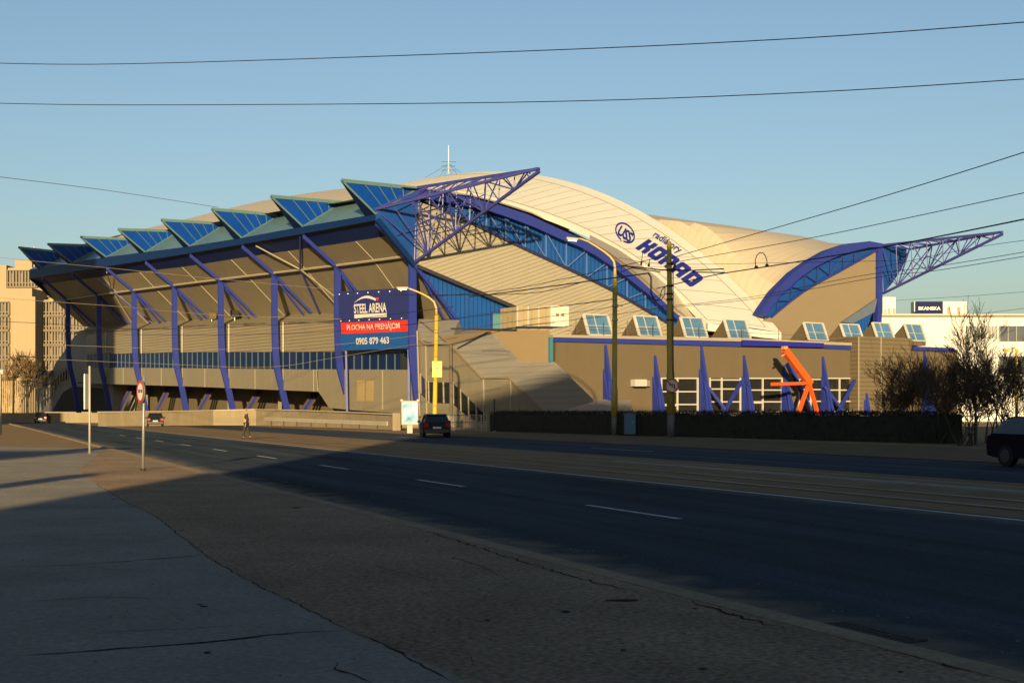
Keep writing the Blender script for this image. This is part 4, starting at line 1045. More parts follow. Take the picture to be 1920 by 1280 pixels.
# pedestrian railing
fr_ = thing('railing', 'low grey tubular railing beside the dark hedge', 'railing', (-3, 112, 0))
mb = MB(); RA = V(((832-CX)/FOC*113, 113, 0)); RB = V(((912-CX)/FOC*115, 115, 0))
for z in (1.35, .75, .1): mb.tube([RA+V((0, 0, z)), RB+V((0, 0, z))], .035, 5)
mb.build('rail', galv, fr_)
for k in range(9):
    p = RA.lerp(RB, k/8); MB().tube([p, p+V((0, 0, 1.38))], .035, 5).build('post', galv, fr_)
mb = MB()
for k in range(40): p = RA.lerp(RB, k/40); mb.tube([p+V((0, 0, .1)), p+V((0, 0, 1.3))], .012, 3)
mb.build('bars', galv, fr_)
fp = thing('fence_post', 'single thin dark post at the left end of the hedge', 'post', (( 927-CX)/FOC*112, 112, 0))
q = V(((927-CX)/FOC*112, 112, 0)); MB().tube([q, q+V((0, 0, zat(748, 112)))], .06, 6).build('shaft', dark_m, fp); MB().box(q+V((0, 0, .03)), (.25, .25, .06)).build('base', galv, fp)

# ---------------------------------------------------------------- hedge
random.seed(21)
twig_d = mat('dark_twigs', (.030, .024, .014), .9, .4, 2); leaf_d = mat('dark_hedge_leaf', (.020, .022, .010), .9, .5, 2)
hA = V((-1.4, 113.5, 0)); hB = V((22.6, 70.5, 0)); hd = (hB-hA); hl = hd.length; hn = hd.normalized(); hq = V((hn.y, -hn.x, 0))
hedge = thing('clipped_hedge', 'long dark clipped hedge along the far verge below the annex', 'hedge', tuple((hA+hB)/2))
mb = MB()
for k in range(60):
    a, b = hA+hd*k/60, hA+hd*(k+1)/60; h1 = 1.42+.05*math.sin(k*1.3)+.04*math.sin(k*.47)
    mb.prism([a-hq*.45, b-hq*.45, b-hq*.4+V((0, 0, h1)), a-hq*.4+V((0, 0, h1))], hq*.9)
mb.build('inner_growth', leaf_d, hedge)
mb = MB()
for i in range(26000):
    s = random.random()*hl; q = random.uniform(-.62, .62); z = random.uniform(.02, 1.62) if random.random() < .7 else random.uniform(1.4, 1.6)+abs(random.gauss(0, .07))
    c_ = hA+hn*s+hq*q+V((0, 0, z)); r = random.uniform(.04, .10)
    a, b = random.uniform(0, 6.28), random.uniform(-1.2, 1.2)
    u = V((math.cos(a), math.sin(a), 0)); v = V((-math.sin(a)*math.sin(b), math.cos(a)*math.sin(b), math.cos(b)))
    mb.cur = 0 if random.random() < .6 else 1
    mb.face([c_-u*r*.4-v*r, c_+u*r*.4-v*r*.5, c_+v*r*1.3])
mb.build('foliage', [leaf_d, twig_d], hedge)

# ---------------------------------------------------------------- bare trees and shrubs
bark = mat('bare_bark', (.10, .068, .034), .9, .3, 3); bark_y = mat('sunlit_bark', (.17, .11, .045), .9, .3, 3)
def grow(mb, p, d_, L, r, depth, spread, up, rng, minr=.012):
    n = 3; pts = [p]; rs = [r]; q = V(p); dd = V(d_)
    for i in range(n):
        dd = (dd+V((rng.uniform(-1, 1), rng.uniform(-1, 1), rng.uniform(-1, 1)))*.16+V((0, 0, up*.08))).normalized()
        q = q+dd*L/n; pts.append(q); rs.append(max(minr, r*(1-.5*(i+1)/n)))
    mb.tube(pts, rs, 5 if r > .05 else 3, cap=False)
    if depth <= 0: return
    k = rng.choice((3, 4, 4)) if depth > 1 else rng.choice((3, 4, 5))
    for i in range(k):
        f = 1 if i == 0 else rng.uniform(.35, .95); idx = min(n, max(1, int(f*n+.5))); st = pts[idx]
        ax = V((rng.uniform(-1, 1), rng.uniform(-1, 1), rng.uniform(-.4, 1)*.6)).normalized()
        nd = (dd+ax*spread*(.35 if i == 0 else 1)).normalized()
        grow(mb, st, nd, L*rng.uniform(.58, .82), max(minr, rs[idx]*rng.uniform(.5, .75)), depth-1, spread, up, rng, minr)
def bare_tree(label, px, Y, H, stems, seed, depth=4, spread=.75, r=.10, m=bark, cat='tree', name='bare_tree', group='bare trees and shrubs by the annex', minr=.006, up=.35):
    rng = random.Random(seed); b = V(((px-CX)/FOC*Y, Y, 0)); t = thing(name, label, cat, tuple(b), group)
    mt = MB(); mc = MB()
    for k in range(stems):
        lean = V((rng.uniform(-1, 1), rng.uniform(-1, 1), 0))*(.55 if stems > 1 else .06)
        h0 = H*(.16 if stems > 1 else .28); p0 = b+V((rng.uniform(-.3, .3), rng.uniform(-.3, .3), 0))*(stems > 1)
        d0 = (V((0, 0, 1))+lean).normalized(); p1 = p0+d0*h0
        mt.tube([p0, p0.lerp(p1, .5), p1], [r, r*.9, r*.8], 7)
        for j in range(1 if stems > 1 else 4):
            nd = (d0+V((rng.uniform(-1, 1), rng.uniform(-1, 1), 0))*spread*.6*(j > 0)).normalized()
            grow(mc, p1, nd, H*(.32 if j == 0 else .26), r*.75, depth, spread, up, rng, minr)
    mt.build('trunk', m, t); mc.build('crown', m, t); return t
for lab, px, Y, H, st, sd, dp, sp, r_ in (
    ('tallest bare tree with a thin upright leader, at the right before the white office', 1828, 68, 6.0, 1, 101, 4, .5, .07),
    ('wide many-stemmed bare shrub in front of the ribbed annex wall', 1712, 76, 5.0, 9, 112, 4, .85, .05),
    ('dense low bare shrub between the wide shrub and the tall bare tree', 1772, 71, 4.8, 9, 103, 4, .85, .05),
    ('bushy bare shrub at the right edge beside the dark car', 1898, 66, 5.0, 9, 104, 4, .85, .05),
    ('small bare shrub in front of the rightmost annex window', 1662, 80, 3.4, 6, 105, 4, .8, .04),
    ('slender bare tree just right of the tallest one', 1862, 72, 5.6, 4, 106, 4, .7, .06),
    ('low tangled bare shrub behind the green metal frame', 1812, 66, 3.4, 10, 107, 4, .95, .045),
    ('tangled bare shrub behind the one at the right edge', 1880, 74, 4.6, 8, 108, 4, .9, .045),
    ('thin bare shrub close to the violet buttress of the ribbed wall', 1742, 78, 4.4, 6, 109, 4, .85, .045)):
    bare_tree(lab, px, Y, H, st, sd, dp, sp, r_, minr=.009)
for i, (px, Y, H) in enumerate(((52, 262, 13), (22, 258, 11), (10, 268, 8))):
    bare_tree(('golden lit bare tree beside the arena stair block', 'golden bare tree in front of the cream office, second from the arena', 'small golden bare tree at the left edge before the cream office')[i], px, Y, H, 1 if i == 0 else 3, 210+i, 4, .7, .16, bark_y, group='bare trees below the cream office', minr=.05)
# green frame by the shrubs
gf = thing('metal_frame', 'small green tubular frame standing at the end of the hedge', 'frame', ((1820-CX)/FOC*64, 64, 0))
mb = MB(); a, b = V(((1811-CX)/FOC*64, 64, 0)), V(((1832-CX)/FOC*64, 64, 0))
for p in (a, b): mb.tube([p, p+V((0, 0, 1.42))], .025, 5)
for z in (1.42, .9): mb.tube([a+V((0, 0, z)), b+V((0, 0, z))], .025, 5)
mb.build('frame', mat('green_paint', (.05, .12, .08), .6), gf)
# shaded mound hiding nothing: dark low fence behind trees on the left
wf = thing('board_fence', 'tall pale timber fence left of the arena stair block', 'fence', (-85, 250, 0))
mb = MB()
for k in range(20):
    x = at_y(2+k*3.4, 700, 250).x; mb.box((x, 250, 3.6), (.18, .1, 7.2))
mb.build('slats', mat('pale_timber', (.45, .33, .16), .8, .25, 1), wf)
mb = MB(); mb.box((at_y(34, 700, 250).x, 250.1, 7.1), (6.8, .15, .3)); mb.box((at_y(34, 700, 250).x, 250.1, .9), (6.8, .15, .3)); mb.build('rail', mat('dark_timber', (.06, .045, .03), .9), wf)

# ---------------------------------------------------------------- lamp posts and trolley pole
def arm_path(base, H, dx, dz, dy=0., n=12):
    P = []
    for i in range(n+1):
        a = i/n; P.append(V((base.x+dx*(1-math.cos(a*math.pi/2))**1.0*1.0, base.y+dy*a, H+dz*math.sin(a*math.pi/2)*1.0)))
    return P
# 1. yellow lamp post left of the stair wing
Y1 = 115; B1 = V(((814.5-CX)/FOC*Y1, Y1, 0)); T1 = at_y(818.5, 590, Y1)
lp = thing('street_lamp', 'bright yellow street lamp with curved arm and arrow sign beside the billboard', 'street lamp', tuple(B1), 'yellow street lamps')
MB().tube([B1, B1.lerp(T1, .13), B1.lerp(T1, .135), T1], [.24, .23, .19, .16], 12).build('pole', yellow, lp, smooth=True)
arm = [T1]+[at_y(px, py, Y1) for px, py in ((818, 578), (814, 566), (806, 559), (796, 553), (783, 547), (770, 542), (762, 540))]
MB().tube(arm, [.13, .11, .10, .09, .085, .08, .08, .07], 8).build('arm', mat('arm_yellow', (.60, .42, .10), .5), lp, smooth=True)
hp = at_y(755, 540, Y1); mb = MB(); mb.box(hp, (1.0, .4, .22), 0); lh = mb.build('lamp_head', mat('lamp_grey', (.30, .27, .22), .5), lp, bevel=.06)
MB().box(hp-V((0, 0, .12)), (.7, .3, .06)).build('lens', mat('lamp_lens', (.6, .6, .55), .2), lh)
mb = MB()
for y in (624, 668, 712, 760): MB().tube([at_y(817, y, Y1)-V((0, 0, .05)), at_y(817, y, Y1)+V((0, 0, .05))], .23, 10).build('clamp_band', mat('rusty_band', (.40, .24, .05), .7), lp)
c_ = at_y(819.5, 692, Y1-.3); ds = thing('direction_sign', 'small yellow rectangular sign with red arrow on the yellow lamp post', 'sign', tuple(c_))
sw_, sh_ = 18.5/FOC*Y1, 30/FOC*Y1
MB().box(c_, (sw_, .05, sh_)).build('plate', mat('sign_yellow', (.92, .72, .02), .5, .06), ds, bevel=.02)
mb = MB(); r_ = mat('sign_red', (.65, .10, .02), .5); y_ = c_.y-.04
mb.face([V((c_.x-.055, y_, c_.z-.28)), V((c_.x+.055, y_, c_.z-.28)), V((c_.x+.055, y_, c_.z+.06)), V((c_.x-.055, y_, c_.z+.06))]); mb.face([V((c_.x-.13, y_, c_.z+.06)), V((c_.x+.13, y_, c_.z+.06)), V((c_.x, y_, c_.z+.26))]); mb.build('arrow', r_, ds)
text_mesh('CENTRUM', 'lettering', lambda u, v: V((c_.x-.28+.56*u, y_, c_.z+.46+.09*v)), mat('sign_brown_ink', (.30, .16, .02), .5), ds, .01)
# 2. tall lamp post in front of the annex
Y2 = 96.7; B2 = V(((1152-CX)/FOC*Y2, Y2, 0)); T2 = at_y(1153, 528, Y2)
lp = thing('street_lamp', 'tall shaded yellow street lamp whose arm curves left before the annex', 'street lamp', tuple(B2), 'yellow street lamps')
MB().tube([B2, B2.lerp(T2, .12)], [.21, .20], 12).build('base', mat('grey_base', (.16, .17, .17), .7), lp, smooth=True)
MB().tube([B2.lerp(T2, .12), B2.lerp(T2, .30), B2.lerp(T2, .305), T2], [.23, .22, .185, .165], 12).build('pole', olive, lp, smooth=True)
arm = [T2]+[at_y(px, py, Y2) for px, py in ((1153, 500), (1151, 490), (1144, 481), (1133, 472), (1118, 462), (1103, 453), (1090, 448), (1083, 447))]
MB().tube(arm, [.15, .09, .085, .08, .075, .07, .065, .06, .06], 8).build('arm', mat('arm_yellow', (0, 0, 0)), lp, smooth=True)
hp = at_y(1073, 448, Y2); mb = MB(); mb.box(hp, (.85, .35, .22), 0, 0, .1); lh = mb.build('lamp_head', mat('lamp_grey', (0, 0, 0)), lp, bevel=.06)
MB().box(hp-V((0, 0, .13)), (.6, .28, .06), 0, 0, .1).build('lens', mat('lamp_lens', (0, 0, 0)), lh)
mb = MB(); mb.beam(at_y(1149, 569, Y2-.2), at_y(1168, 574, Y2-.2), .05, .05); mb.beam(at_y(1147, 560, Y2-.2), at_y(1158, 560, Y2-.2), .05, .05)
for y in (574, 600, 740): MB().tube([at_y(1153, y, Y2)-V((0, 0, .05)), at_y(1153, y, Y2)+V((0, 0, .05))], .22, 10).build('clamp_band', galv, lp)
mb.build('step_iron', galv, lp)
# 3. trolley pole
Y3 = 88; B3 = V(((1258.5-CX)/FOC*Y3, Y3, 0)); T3 = at_y(1254.5, 456, Y3)
tp = thing('trolley_wire_pole', 'thick yellow pole carrying the trolley wires and a no-left-turn sign', 'pole', tuple(B3))
MB().tube([B3, B3.lerp(T3, .12)], [.24, .23], 12).build('base', mat('grey_base', (0, 0, 0)), tp, smooth=True)
MB().tube([B3.lerp(T3, .12), B3.lerp(T3, .33), B3.lerp(T3, .335), B3.lerp(T3, .68), B3.lerp(T3, .685), T3, T3+V((0, 0, .15))], [.27, .26, .225, .205, .17, .15, .03], 12).build('pole', olive, tp, smooth=True)
mb = MB(); MB_c = mb.tube([at_y(1262, y, Y3-.22) for y in (500, 560, 600, 640, 700, 760)], .035, 5); mb.build('cable', wire_m, tp)
mb = MB()
mb.tube([at_y(1257, 506, Y3-.2), at_y(1238, 506, Y3-.4), at_y(1215, 503, Y3-.4), at_y(1165, 498, Y3-.5)], .045, 5)
mb.tube([at_y(1238, 510, Y3-.4), at_y(1184, 502, Y3-.5), at_y(1165, 510, Y3-.5), at_y(1165, 498, Y3-.5)], .035, 5)
mb.tube([at_y(1257, 506, Y3-.2), at_y(1295, 507, Y3-.4), at_y(1357, 504, Y3-.6), at_y(1359, 511, Y3-.6), at_y(1297, 510, Y3-.4)], .04, 5)
mb.build('bracket_arm', wire_m, tp)
mb = MB()
for y in (495, 506, 536, 551, 561, 600): MB().tube([at_y(1256, y, Y3)-V((0, 0, .06)), at_y(1256, y, Y3)+V((0, 0, .06))], .23, 10).build('clamp_band', wire_m, tp)
mb.box(at_y(1265, 500, Y3-.1), (.15, .2, .35)); mb.build('junction_box', wire_m, tp)
mb = MB()
mb.tube([at_y(px, py, Y3-.5) for px, py in ((1215, 512), (1220, 520), (1220, 550), (1225, 560), (1232, 563), (1238, 557), (1240, 545), (1246, 538))], .03, 5)
mb.tube([at_y(px, py, Y3-.5) for px, py in ((1217, 512), (1222, 520), (1222, 552), (1230, 564), (1240, 562), (1246, 553), (1247, 538))], .025, 5)
mb.build('feeder_loop', wire_m, tp)
for x, y0, y1 in ((1202, 497, 472), (1216, 500, 485)):
    mb = MB(); mb.tube([at_y(x, y0, Y3-.5), at_y(x+1, y0-6, Y3-.5)], .07, 6); mb.tube([at_y(x+1, y0-6, Y3-.5), at_y(x+3, y1, Y3-.5)], .02, 4); mb.build('insulator', wire_m, tp)
# round road signs -----------------------------------------------------------
white_s = mat('sign_white', (.80, .78, .74), .45, .04); red_s = mat('sign_ring_red', (.62, .035, .03), .45, .05)
def disc(c, n_, r0, r1, N=32, off=0.):
    n_ = n_.normalized(); u = V((0, 0, 1)).cross(n_).normalized(); v = n_.cross(u); c = c+n_*off; mb = MB()
    if r0 <= 0: mb.face([c+(u*math.cos(2*math.pi*i/N)+v*math.sin(2*math.pi*i/N))*r1 for i in range(N)])
    else:
        for i in range(N):
            a, b = 2*math.pi*i/N, 2*math.pi*(i+1)/N
            mb.face([c+(u*math.cos(x)+v*math.sin(x))*r for x, r in ((a, r1), (b, r1), (b, r0), (a, r0))])
    return mb, c, u, v
c_ = at_y(1260, 723, Y3-.45); nt_ = thing('turn_sign', 'round no-left-turn sign with red ring on the thick trolley pole', 'road sign', tuple(c_))
nn = V((0, -1, 0)); rr = 13.3/FOC*Y3
mbx = MB(); mbx.tube([c_+V((0, .05, 0)), c_+V((0, .0, 0))], rr, 32); mbx.build('plate', galv, nt_)
mb, c2, u, v = disc(c_, nn, 0, rr*.98, off=.012); mb.build('face', white_s, nt_)
mb, c2, u, v = disc(c_, nn, rr*.80, rr*.98, off=.02); mb.build('ring', red_s, nt_)
mb = MB(); k = lambda a, b: c_+V((a*rr, -.018, b*rr))
mb.face([k(.28, -.5), k(.42, -.5), k(.42, .12), k(.30, .26), k(-.18, .26), k(-.18, .12), k(.24, .12), k(.28, .06)]); mb.face([k(-.18, .42), k(-.5, .19), k(-.18, -.04)]); mb.build('arrow', dark_m, nt_)
mb = MB(); mb.face([c_+V((x*rr, -.024, z*rr)) for x, z in ((-.62, .5), (-.5, .62), (.62, -.5), (.5, -.62))]); mb.build('bar', red_s, nt_)
# signs on the near pavement
pb = on_z(268, 882, .08); sp = thing('prohibition_sign', 'round red-rimmed road sign seen edge-on, on a thin grey post in the pavement', 'road sign', tuple(pb))
tpz = zat(704, pb.y); MB().tube([pb, V((pb.x+.03, pb.y, tpz))], .035, 10).build('post', galv, sp, smooth=True)
MB().tube([pb, pb+V((0, 0, .06))], .07, 10).build('base', dark_m, sp)
sn = V((-.86, -.36, 0)).normalized(); sn = V((-.84, -.54, 0)).normalized(); cc = at_y(266, 734, pb.y)-V((.02, .05, 0)); rr = 21.5/FOC*pb.y
mb = MB(); mb.tube([cc-sn*.02, cc], rr, 32); mb.build('plate', galv, sp)
mb, c2, u, v = disc(cc, sn, 0, rr*.98, off=.008); mb.build('face', white_s, sp)
mb, c2, u, v = disc(cc, sn, rr*.76, rr*.99, off=.014); mb.build('ring', red_s, sp)
mb = MB(); q_ = lambda a, b: cc+sn*.014+u*a*rr+v*b*rr
mb.face([q_(-.5, -.1), q_(-.1, -.1), q_(-.1, .2), q_(-.5, .2)]); mb.face([q_(.15, -.1), q_(.5, -.1), q_(.5, .2), q_(.15, .2)]); mb.build('symbol', dark_m, sp)
pb = on_z(168, 850, .08); sp = thing('edge_on_sign', 'narrow sign board seen from its edge on a pale post left of the round sign', 'road sign', tuple(pb))
MB().tube([pb, V((pb.x-.0, pb.y, zat(686, pb.y)))], .038, 10).build('post', mat('pale_post', (.55, .53, .46), .5), sp, smooth=True)
c_ = at_y(165, 734, pb.y)-V((.02, .1, 0)); dr_ = V((.12, .99, 0)).normalized(); 
MB().box(c_, (.05, .36, 66/FOC*pb.y), math.atan2(-.02, .99)-.12).build('plate', white_s, sp)
nnn = V((-.99, -.14, 0))
mb = MB(); mb.box(c_+V((-.045, -.02, .1)), (.01, .26, .9), -.14); mb.build('panel_print', mat('faded_red_print', (.45, .12, .05), .6), sp)
# citylight advertising panels
def citylight(label, c, wd, h0, h1, rz, skyart):
    t = thing('advertising_panel', label, 'advertising panel', tuple(c), 'backlit style poster stands')
    M = lambda x, y, z: V(c)+Matrix.Rotation(rz, 3, 'Z') @ V((x, y, z))
    mb = MB(); mb.box(M(0, 0, (h0+h1)/2), (wd, .22, h1-h0), rz); mb.build('cabinet', mat('pale_cabinet', (.48, .44, .36), .6), t, bevel=.04)
    mb = MB(); mb.face([M(x, -.115, z) for x, z in ((-wd/2+.1, h0+.15), (wd/2-.1, h0+.15), (wd/2-.1, h1-.12), (-wd/2+.1, h1-.12))]); mb.build('poster', skyart, t)
    mb = MB(); mb.box(M(0, 0, h0/2), (wd*.32, .18, h0), rz); mb.build('foot', mat('pale_cabinet', (0, 0, 0)), t, bevel=.02)
    mb = MB(); mb.tube([M(-wd/2-.06, 0, h1+.02), M(-wd/2+.12, 0, h1+.02)], .1, 8); mb.tube([M(wd/2-.12, 0, h1+.02), M(wd/2+.06, 0, h1+.02)], .1, 8); mb.build('corner_cap', white_m, t); return t
pm = bpy.data.materials.new('poster_print'); pm.use_nodes = True; n_ = pm.node_tree.nodes; l_ = pm.node_tree.links
tc = n_.new('ShaderNodeTexCoord'); nz = n_.new('ShaderNodeTexNoise'); nz.inputs['Scale'].default_value = 1.3; nz.inputs['Detail'].default_value = 5; cr = n_.new('ShaderNodeValToRGB')
cr.color_ramp.elements[0].position = .35; cr.color_ramp.elements[0].color = (.03, .10, .22, 1); cr.color_ramp.elements[1].position = .62; cr.color_ramp.elements[1].color = (.42, .44, .42, 1); e_ = cr.color_ramp.elements.new(.5); e_.color = (.10, .27, .36, 1)
l_.new(tc.outputs['Object'], nz.inputs['Vector']); l_.new(nz.outputs['Fac'], cr.inputs[0]); l_.new(cr.outputs[0], n_['Principled BSDF'].inputs['Base Color']); n_['Principled BSDF'].inputs['Roughness'].default_value = .15
citylight('pale framed poster panel with sky blue print standing by the yellow lamp post', (( 768.5-CX)/FOC*104, 104, 0), 32/FOC*104, .62, zat(751, 104), .05, pm)
lp_ = on_z(-12, 858, .08)
citylight('poster panel cut by the left picture edge on the near pavement', tuple(lp_+V((-.45, 0, 0))), 1.35, .75, zat(703, lp_.y), .25, mat('red_poster', (.45, .10, .08), .3, .3, 1))
# blue bin
bn_ = thing('blue_bin', 'blue metal cabinet standing against the dark hedge between the two tall poles', 'cabinet', ((1181-CX)/FOC*95, 95, 0))
q = V(((1181-CX)/FOC*94, 94, 0)); MB().box(q+V((0, 0, .78)), (.76, .5, 1.4)).build('body', mat('blue_bin_paint', (.02, .16, .32), .5), bn_, bevel=.03)
MB().box(q+V((0, 0, 1.5)), (.84, .58, .08)).build('lid', mat('blue_bin_lid', (.015, .10, .22), .5), bn_); MB().box(q+V((.15, -.26, .9)), (.05, .03, .2)).build('handle', galv, bn_)

# orange steel sculpture/crane before the annex
oc = thing('orange_steel_frame', 'bright orange leaning steel pipe frame before the annex windows', 'steel frame', tuple(onX(1515, 780, 5)*V((1, 1, 0)) if False else (onX(1515, 780, 5).x, onX(1515, 780, 5).y, 0)))
O_ = lambda px, py, o=5.: onX(px, py, o)
hub = O_(1517, 718)
mb = MB(); mb.beam(O_(1471, 656), O_(1519, 720), .62, .75); mn = mb.build('main_beam', orange, oc)
MB().box(O_(1471, 652), (.5, .5, .35), .5).build('end_cap', mat('pale_orange', (.80, .35, .18), .5), mn)
MB().beam(O_(1447, 720, 6), hub, .3, .34).build('side_arm', orange, oc)
for x in (1488, 1540):
    e = O_(x, 805, 5.5 if x < 1500 else 4.5); e.z = 0
    MB().beam(hub, e, .34, .34).build('leg', orange, oc)
MB().tube([O_(1465, 668, 5), O_(1475, 662, 5)], .1, 6).build('peg', mat('pale_orange', (0, 0, 0)), oc)

# ---------------------------------------------------------------- cars
def car(label, c, heading, paintm, name='passing_car', cat='car', s=1.0, suv=False, group='cars on the road'):
    t = thing(name, label, cat, tuple(c), group); c = V(c)
    f = V(heading).normalized(); rt = V((f.y, -f.x, 0)); 
    def Mx(x, y, z): return c+f*x*s+rt*y*s+V((0, 0, z*s))
    h = 1.62 if suv else 1.44; wd = .86
    low = [(-2.1, .32), (-2.16, .55), (-2.12, .86), (-1.95, .97), (.95, .94), (1.75, .80), (2.08, .62), (2.12, .36), (1.75, .26), (-1.8, .26)]
    mb = MB(); rows = []
    for y, k, dz in ((-wd, .96, 0), (-wd*.97, 1, .0), (wd*.97, 1, .0), (wd, .96, 0)):
        rows.append([Mx(x*(.985 if abs(y) == wd else 1), y, z if abs(y) < wd else .26+(z-.26)*.94+.02) for x, z in low])
    b = len(low); vs = [p for r_ in rows for p in r_]; fs = []
    for i in range(3):
        for j in range(b): fs.append((i*b+j, i*b+(j+1) % b, (i+1)*b+(j+1) % b, (i+1)*b+j))
    fs += [list(range(b)), list(range(4*b-1, 3*b-1, -1))]
    mb.add(vs, fs); body = mb.build('body', paintm, t, bevel=.04*s)
    gh = [(-1.98, .95), (-1.62, h-.08), (-1.2, h), (.1, h-.01), (.38, h-.08), (1.05, .93)]
    mb = MB(); n = len(gh); top = []
    A_ = [Mx(x, -wd*.93 if z < 1.1 else -wd*.74, z) for x, z in gh]; B_ = [Mx(x, wd*.93 if z < 1.1 else wd*.74, z) for x, z in gh]
    mb.add(A_+B_, [list(range(n)), list(range(2*n-1, n-1, -1))]+[(j, (j+1) % n, n+(j+1) % n, n+j) for j in range(n)]); mb.build('window_glass', glass_dark, t)
    mb = MB(); mb.add([Mx(-1.66, -.66*wd/.86, h-.06), Mx(-1.66, .66, h-.06), Mx(-1.2, .66, h+.03), Mx(-1.2, -.66, h+.03), Mx(.1, -.66, h+.02), Mx(.1, .66, h+.02), Mx(.42, .66, h-.06), Mx(.42, -.66, h-.06)], [(0, 1, 2, 3), (3, 2, 5, 4), (4, 5, 6, 7)]); mb.build('roof_panel', paintm, t)
    mb = MB()
    for x in (-.55, .35):
        for y in (-1, 1): mb.beam(Mx(x, y*wd*.94, .95), Mx(x-.05, y*wd*.76, h-.05), .07, .05)
    mb.build('pillar', paintm, t)
    tyre = mat('tyre', (.012, .012, .013), .9); rim = mat('wheel_rim', (.12, .12, .13), .5, .05, metal=.8)
    for x in (-1.32, 1.32):
        for y in (-1, 1):
            w_ = MB().tube([Mx(x, y*.66, .32), Mx(x, y*.87, .32)], .32*s, 20).build('wheel', tyre, t)
            MB().tube([Mx(x, y*.86, .32), Mx(x, y*.885, .32)], .2*s, 14).build('rim', rim, w_)
    for y in (-1, 1):
        MB().box(Mx(-2.12, y*.68, .78), (.14*s, .28*s, .26*s), math.atan2(f.y, f.x)).build('tail_light', mat('tail_red', (.45, .02, .015), .25), t)
        MB().box(Mx(2.0, y*.62, .62), (.16*s, .34*s, .16*s), math.atan2(f.y, f.x)).build('headlight', mat('headlight_lens', (.6, .62, .65), .1), t)
        MB().box(Mx(.75, y*.96, .98), (.12*s, .2*s, .13*s), math.atan2(f.y, f.x)).build('wing_mirror', paintm, t)
    MB().box(Mx(-2.17, 0, .62), (.03*s, .52*s, .12*s), math.atan2(f.y, f.x)).build('number_plate', mat('plate_white', (.8, .8, .78), .5), t)
    MB().box(Mx(-2.13, 0, .42), (.1*s, 1.6*s, .2*s), math.atan2(f.y, f.x)).build('bumper', mat('bumper_dark', (.03, .03, .03), .6), t)
    return t
carp = lambda n, c_: mat(n, c_, .7, .03, spec=.1)
def gpt(px, py): return on_z(px, py, 0.006)
car('dark estate car passing behind the poster panel on the far carriageway', gpt(815, 819), rd+V((.25, 0, 0)), carp('dark_teal_car_paint', (.02, .035, .045)))
car('black hatchback in front of the sunlit concrete wall behind the round sign', gpt(291, 799.5), rd*1.+V((.12, 0, 0)), carp('black_car_paint', (.015, .015, .017)))
car('dark car in the shade of the far left wall', gpt(80, 793), rd+V((.2, 0, 0)), carp('maroon_car_paint', (.03, .015, .015)))
car('dark blue car entering at the right picture edge', V((15.7, 39.6, 0)), -rd, carp('navy_car_paint', (.004, .008, .018)))

# ---------------------------------------------------------------- pedestrian
def skin_obj(name, joints, bones, m, parent, sub=2):
    me = bpy.data.meshes.new(name); loc = rootloc(parent)
    me.from_pydata([V(j[0])-loc for j in joints], bones, []); o = bpy.data.objects.new(name, me); link(o, parent); me.materials.append(m)
    sk = o.modifiers.new('skin', 'SKIN'); sk.use_smooth_shade = True
    for i, j in enumerate(joints):
        r_ = j[1]; me.skin_vertices[0].data[i].radius = (r_, j[2] if len(j) > 2 else r_)
    me.skin_vertices[0].data[0].use_root = True
    ss = o.modifiers.new('sub', 'SUBSURF'); ss.levels = sub; ss.render_levels = sub; return o
pc = on_z(462, 822.5, .012); pr_t = thing('person', 'pedestrian in black jacket and trousers with yellow vest crossing the tram tracks', 'person', tuple(pc))
skin = mat('skin', (.50, .28, .18), .6, .03); blackc = mat('black_cloth', (.018, .017, .020), .85, .1, 5); vest = mat('yellow_vest', (.85, .42, .03), .7, .08, 5)
def P_h(x, y, z): return pc+V((x, y, z))          # walks towards picture left (-x) and towards the viewer
J = [(P_h(0, 0, .96), .13, .10), (P_h(0, 0, 1.12), .125, .10), (P_h(0, 0, 1.30), .155, .11), (P_h(-.01, 0, 1.44), .075, .07), (P_h(-.02, 0, 1.50), .055), (P_h(-.03, -.005, 1.60), .085, .095), (P_h(-.035, 0, 1.70), .075, .085),
     (P_h(.03, -.19, 1.41), .06), (P_h(.09, -.24, 1.14), .048), (P_h(.02, -.27, .90), .035), (P_h(.0, -.27, .81), .03, .018),
     (P_h(-.01, .19, 1.41), .06), (P_h(-.06, .24, 1.15), .048), (P_h(-.16, .25, .93), .035), (P_h(-.19, .25, .85), .03, .018),
     (P_h(0, -.09, .88), .095), (P_h(-.13, -.10, .50), .065), (P_h(-.14, -.10, .10), .042), (P_h(-.27, -.10, .045), .035),
     (P_h(0, .09, .88), .095), (P_h(.06, .10, .50), .065), (P_h(.22, .10, .14), .042), (P_h(.14, .10, .045), .035)]
Bn = [(0, 1), (1, 2), (2, 3), (3, 4), (4, 5), (5, 6), (2, 7), (7, 8), (8, 9), (9, 10), (2, 11), (11, 12), (12, 13), (13, 14), (0, 15), (15, 16), (16, 17), (17, 18), (0, 19), (19, 20), (20, 21), (21, 22)]
skin_obj('body', J, Bn, skin, pr_t)
def grow_j(idx, add): return [(J[i][0], J[i][1]+add, (J[i][2] if len(J[i]) > 2 else J[i][1])+add) for i in idx]
skin_obj('jacket', grow_j([0, 1, 2, 3, 7, 8, 9, 11, 12, 13], .02), [(0, 1), (1, 2), (2, 3), (2, 4), (4, 5), (5, 6), (2, 7), (7, 8), (8, 9)], blackc, pr_t)
skin_obj('trousers', grow_j([0, 15, 16, 17, 19, 20, 21], .018), [(0, 1), (1, 2), (2, 3), (0, 4), (4, 5), (5, 6)], blackc, pr_t)
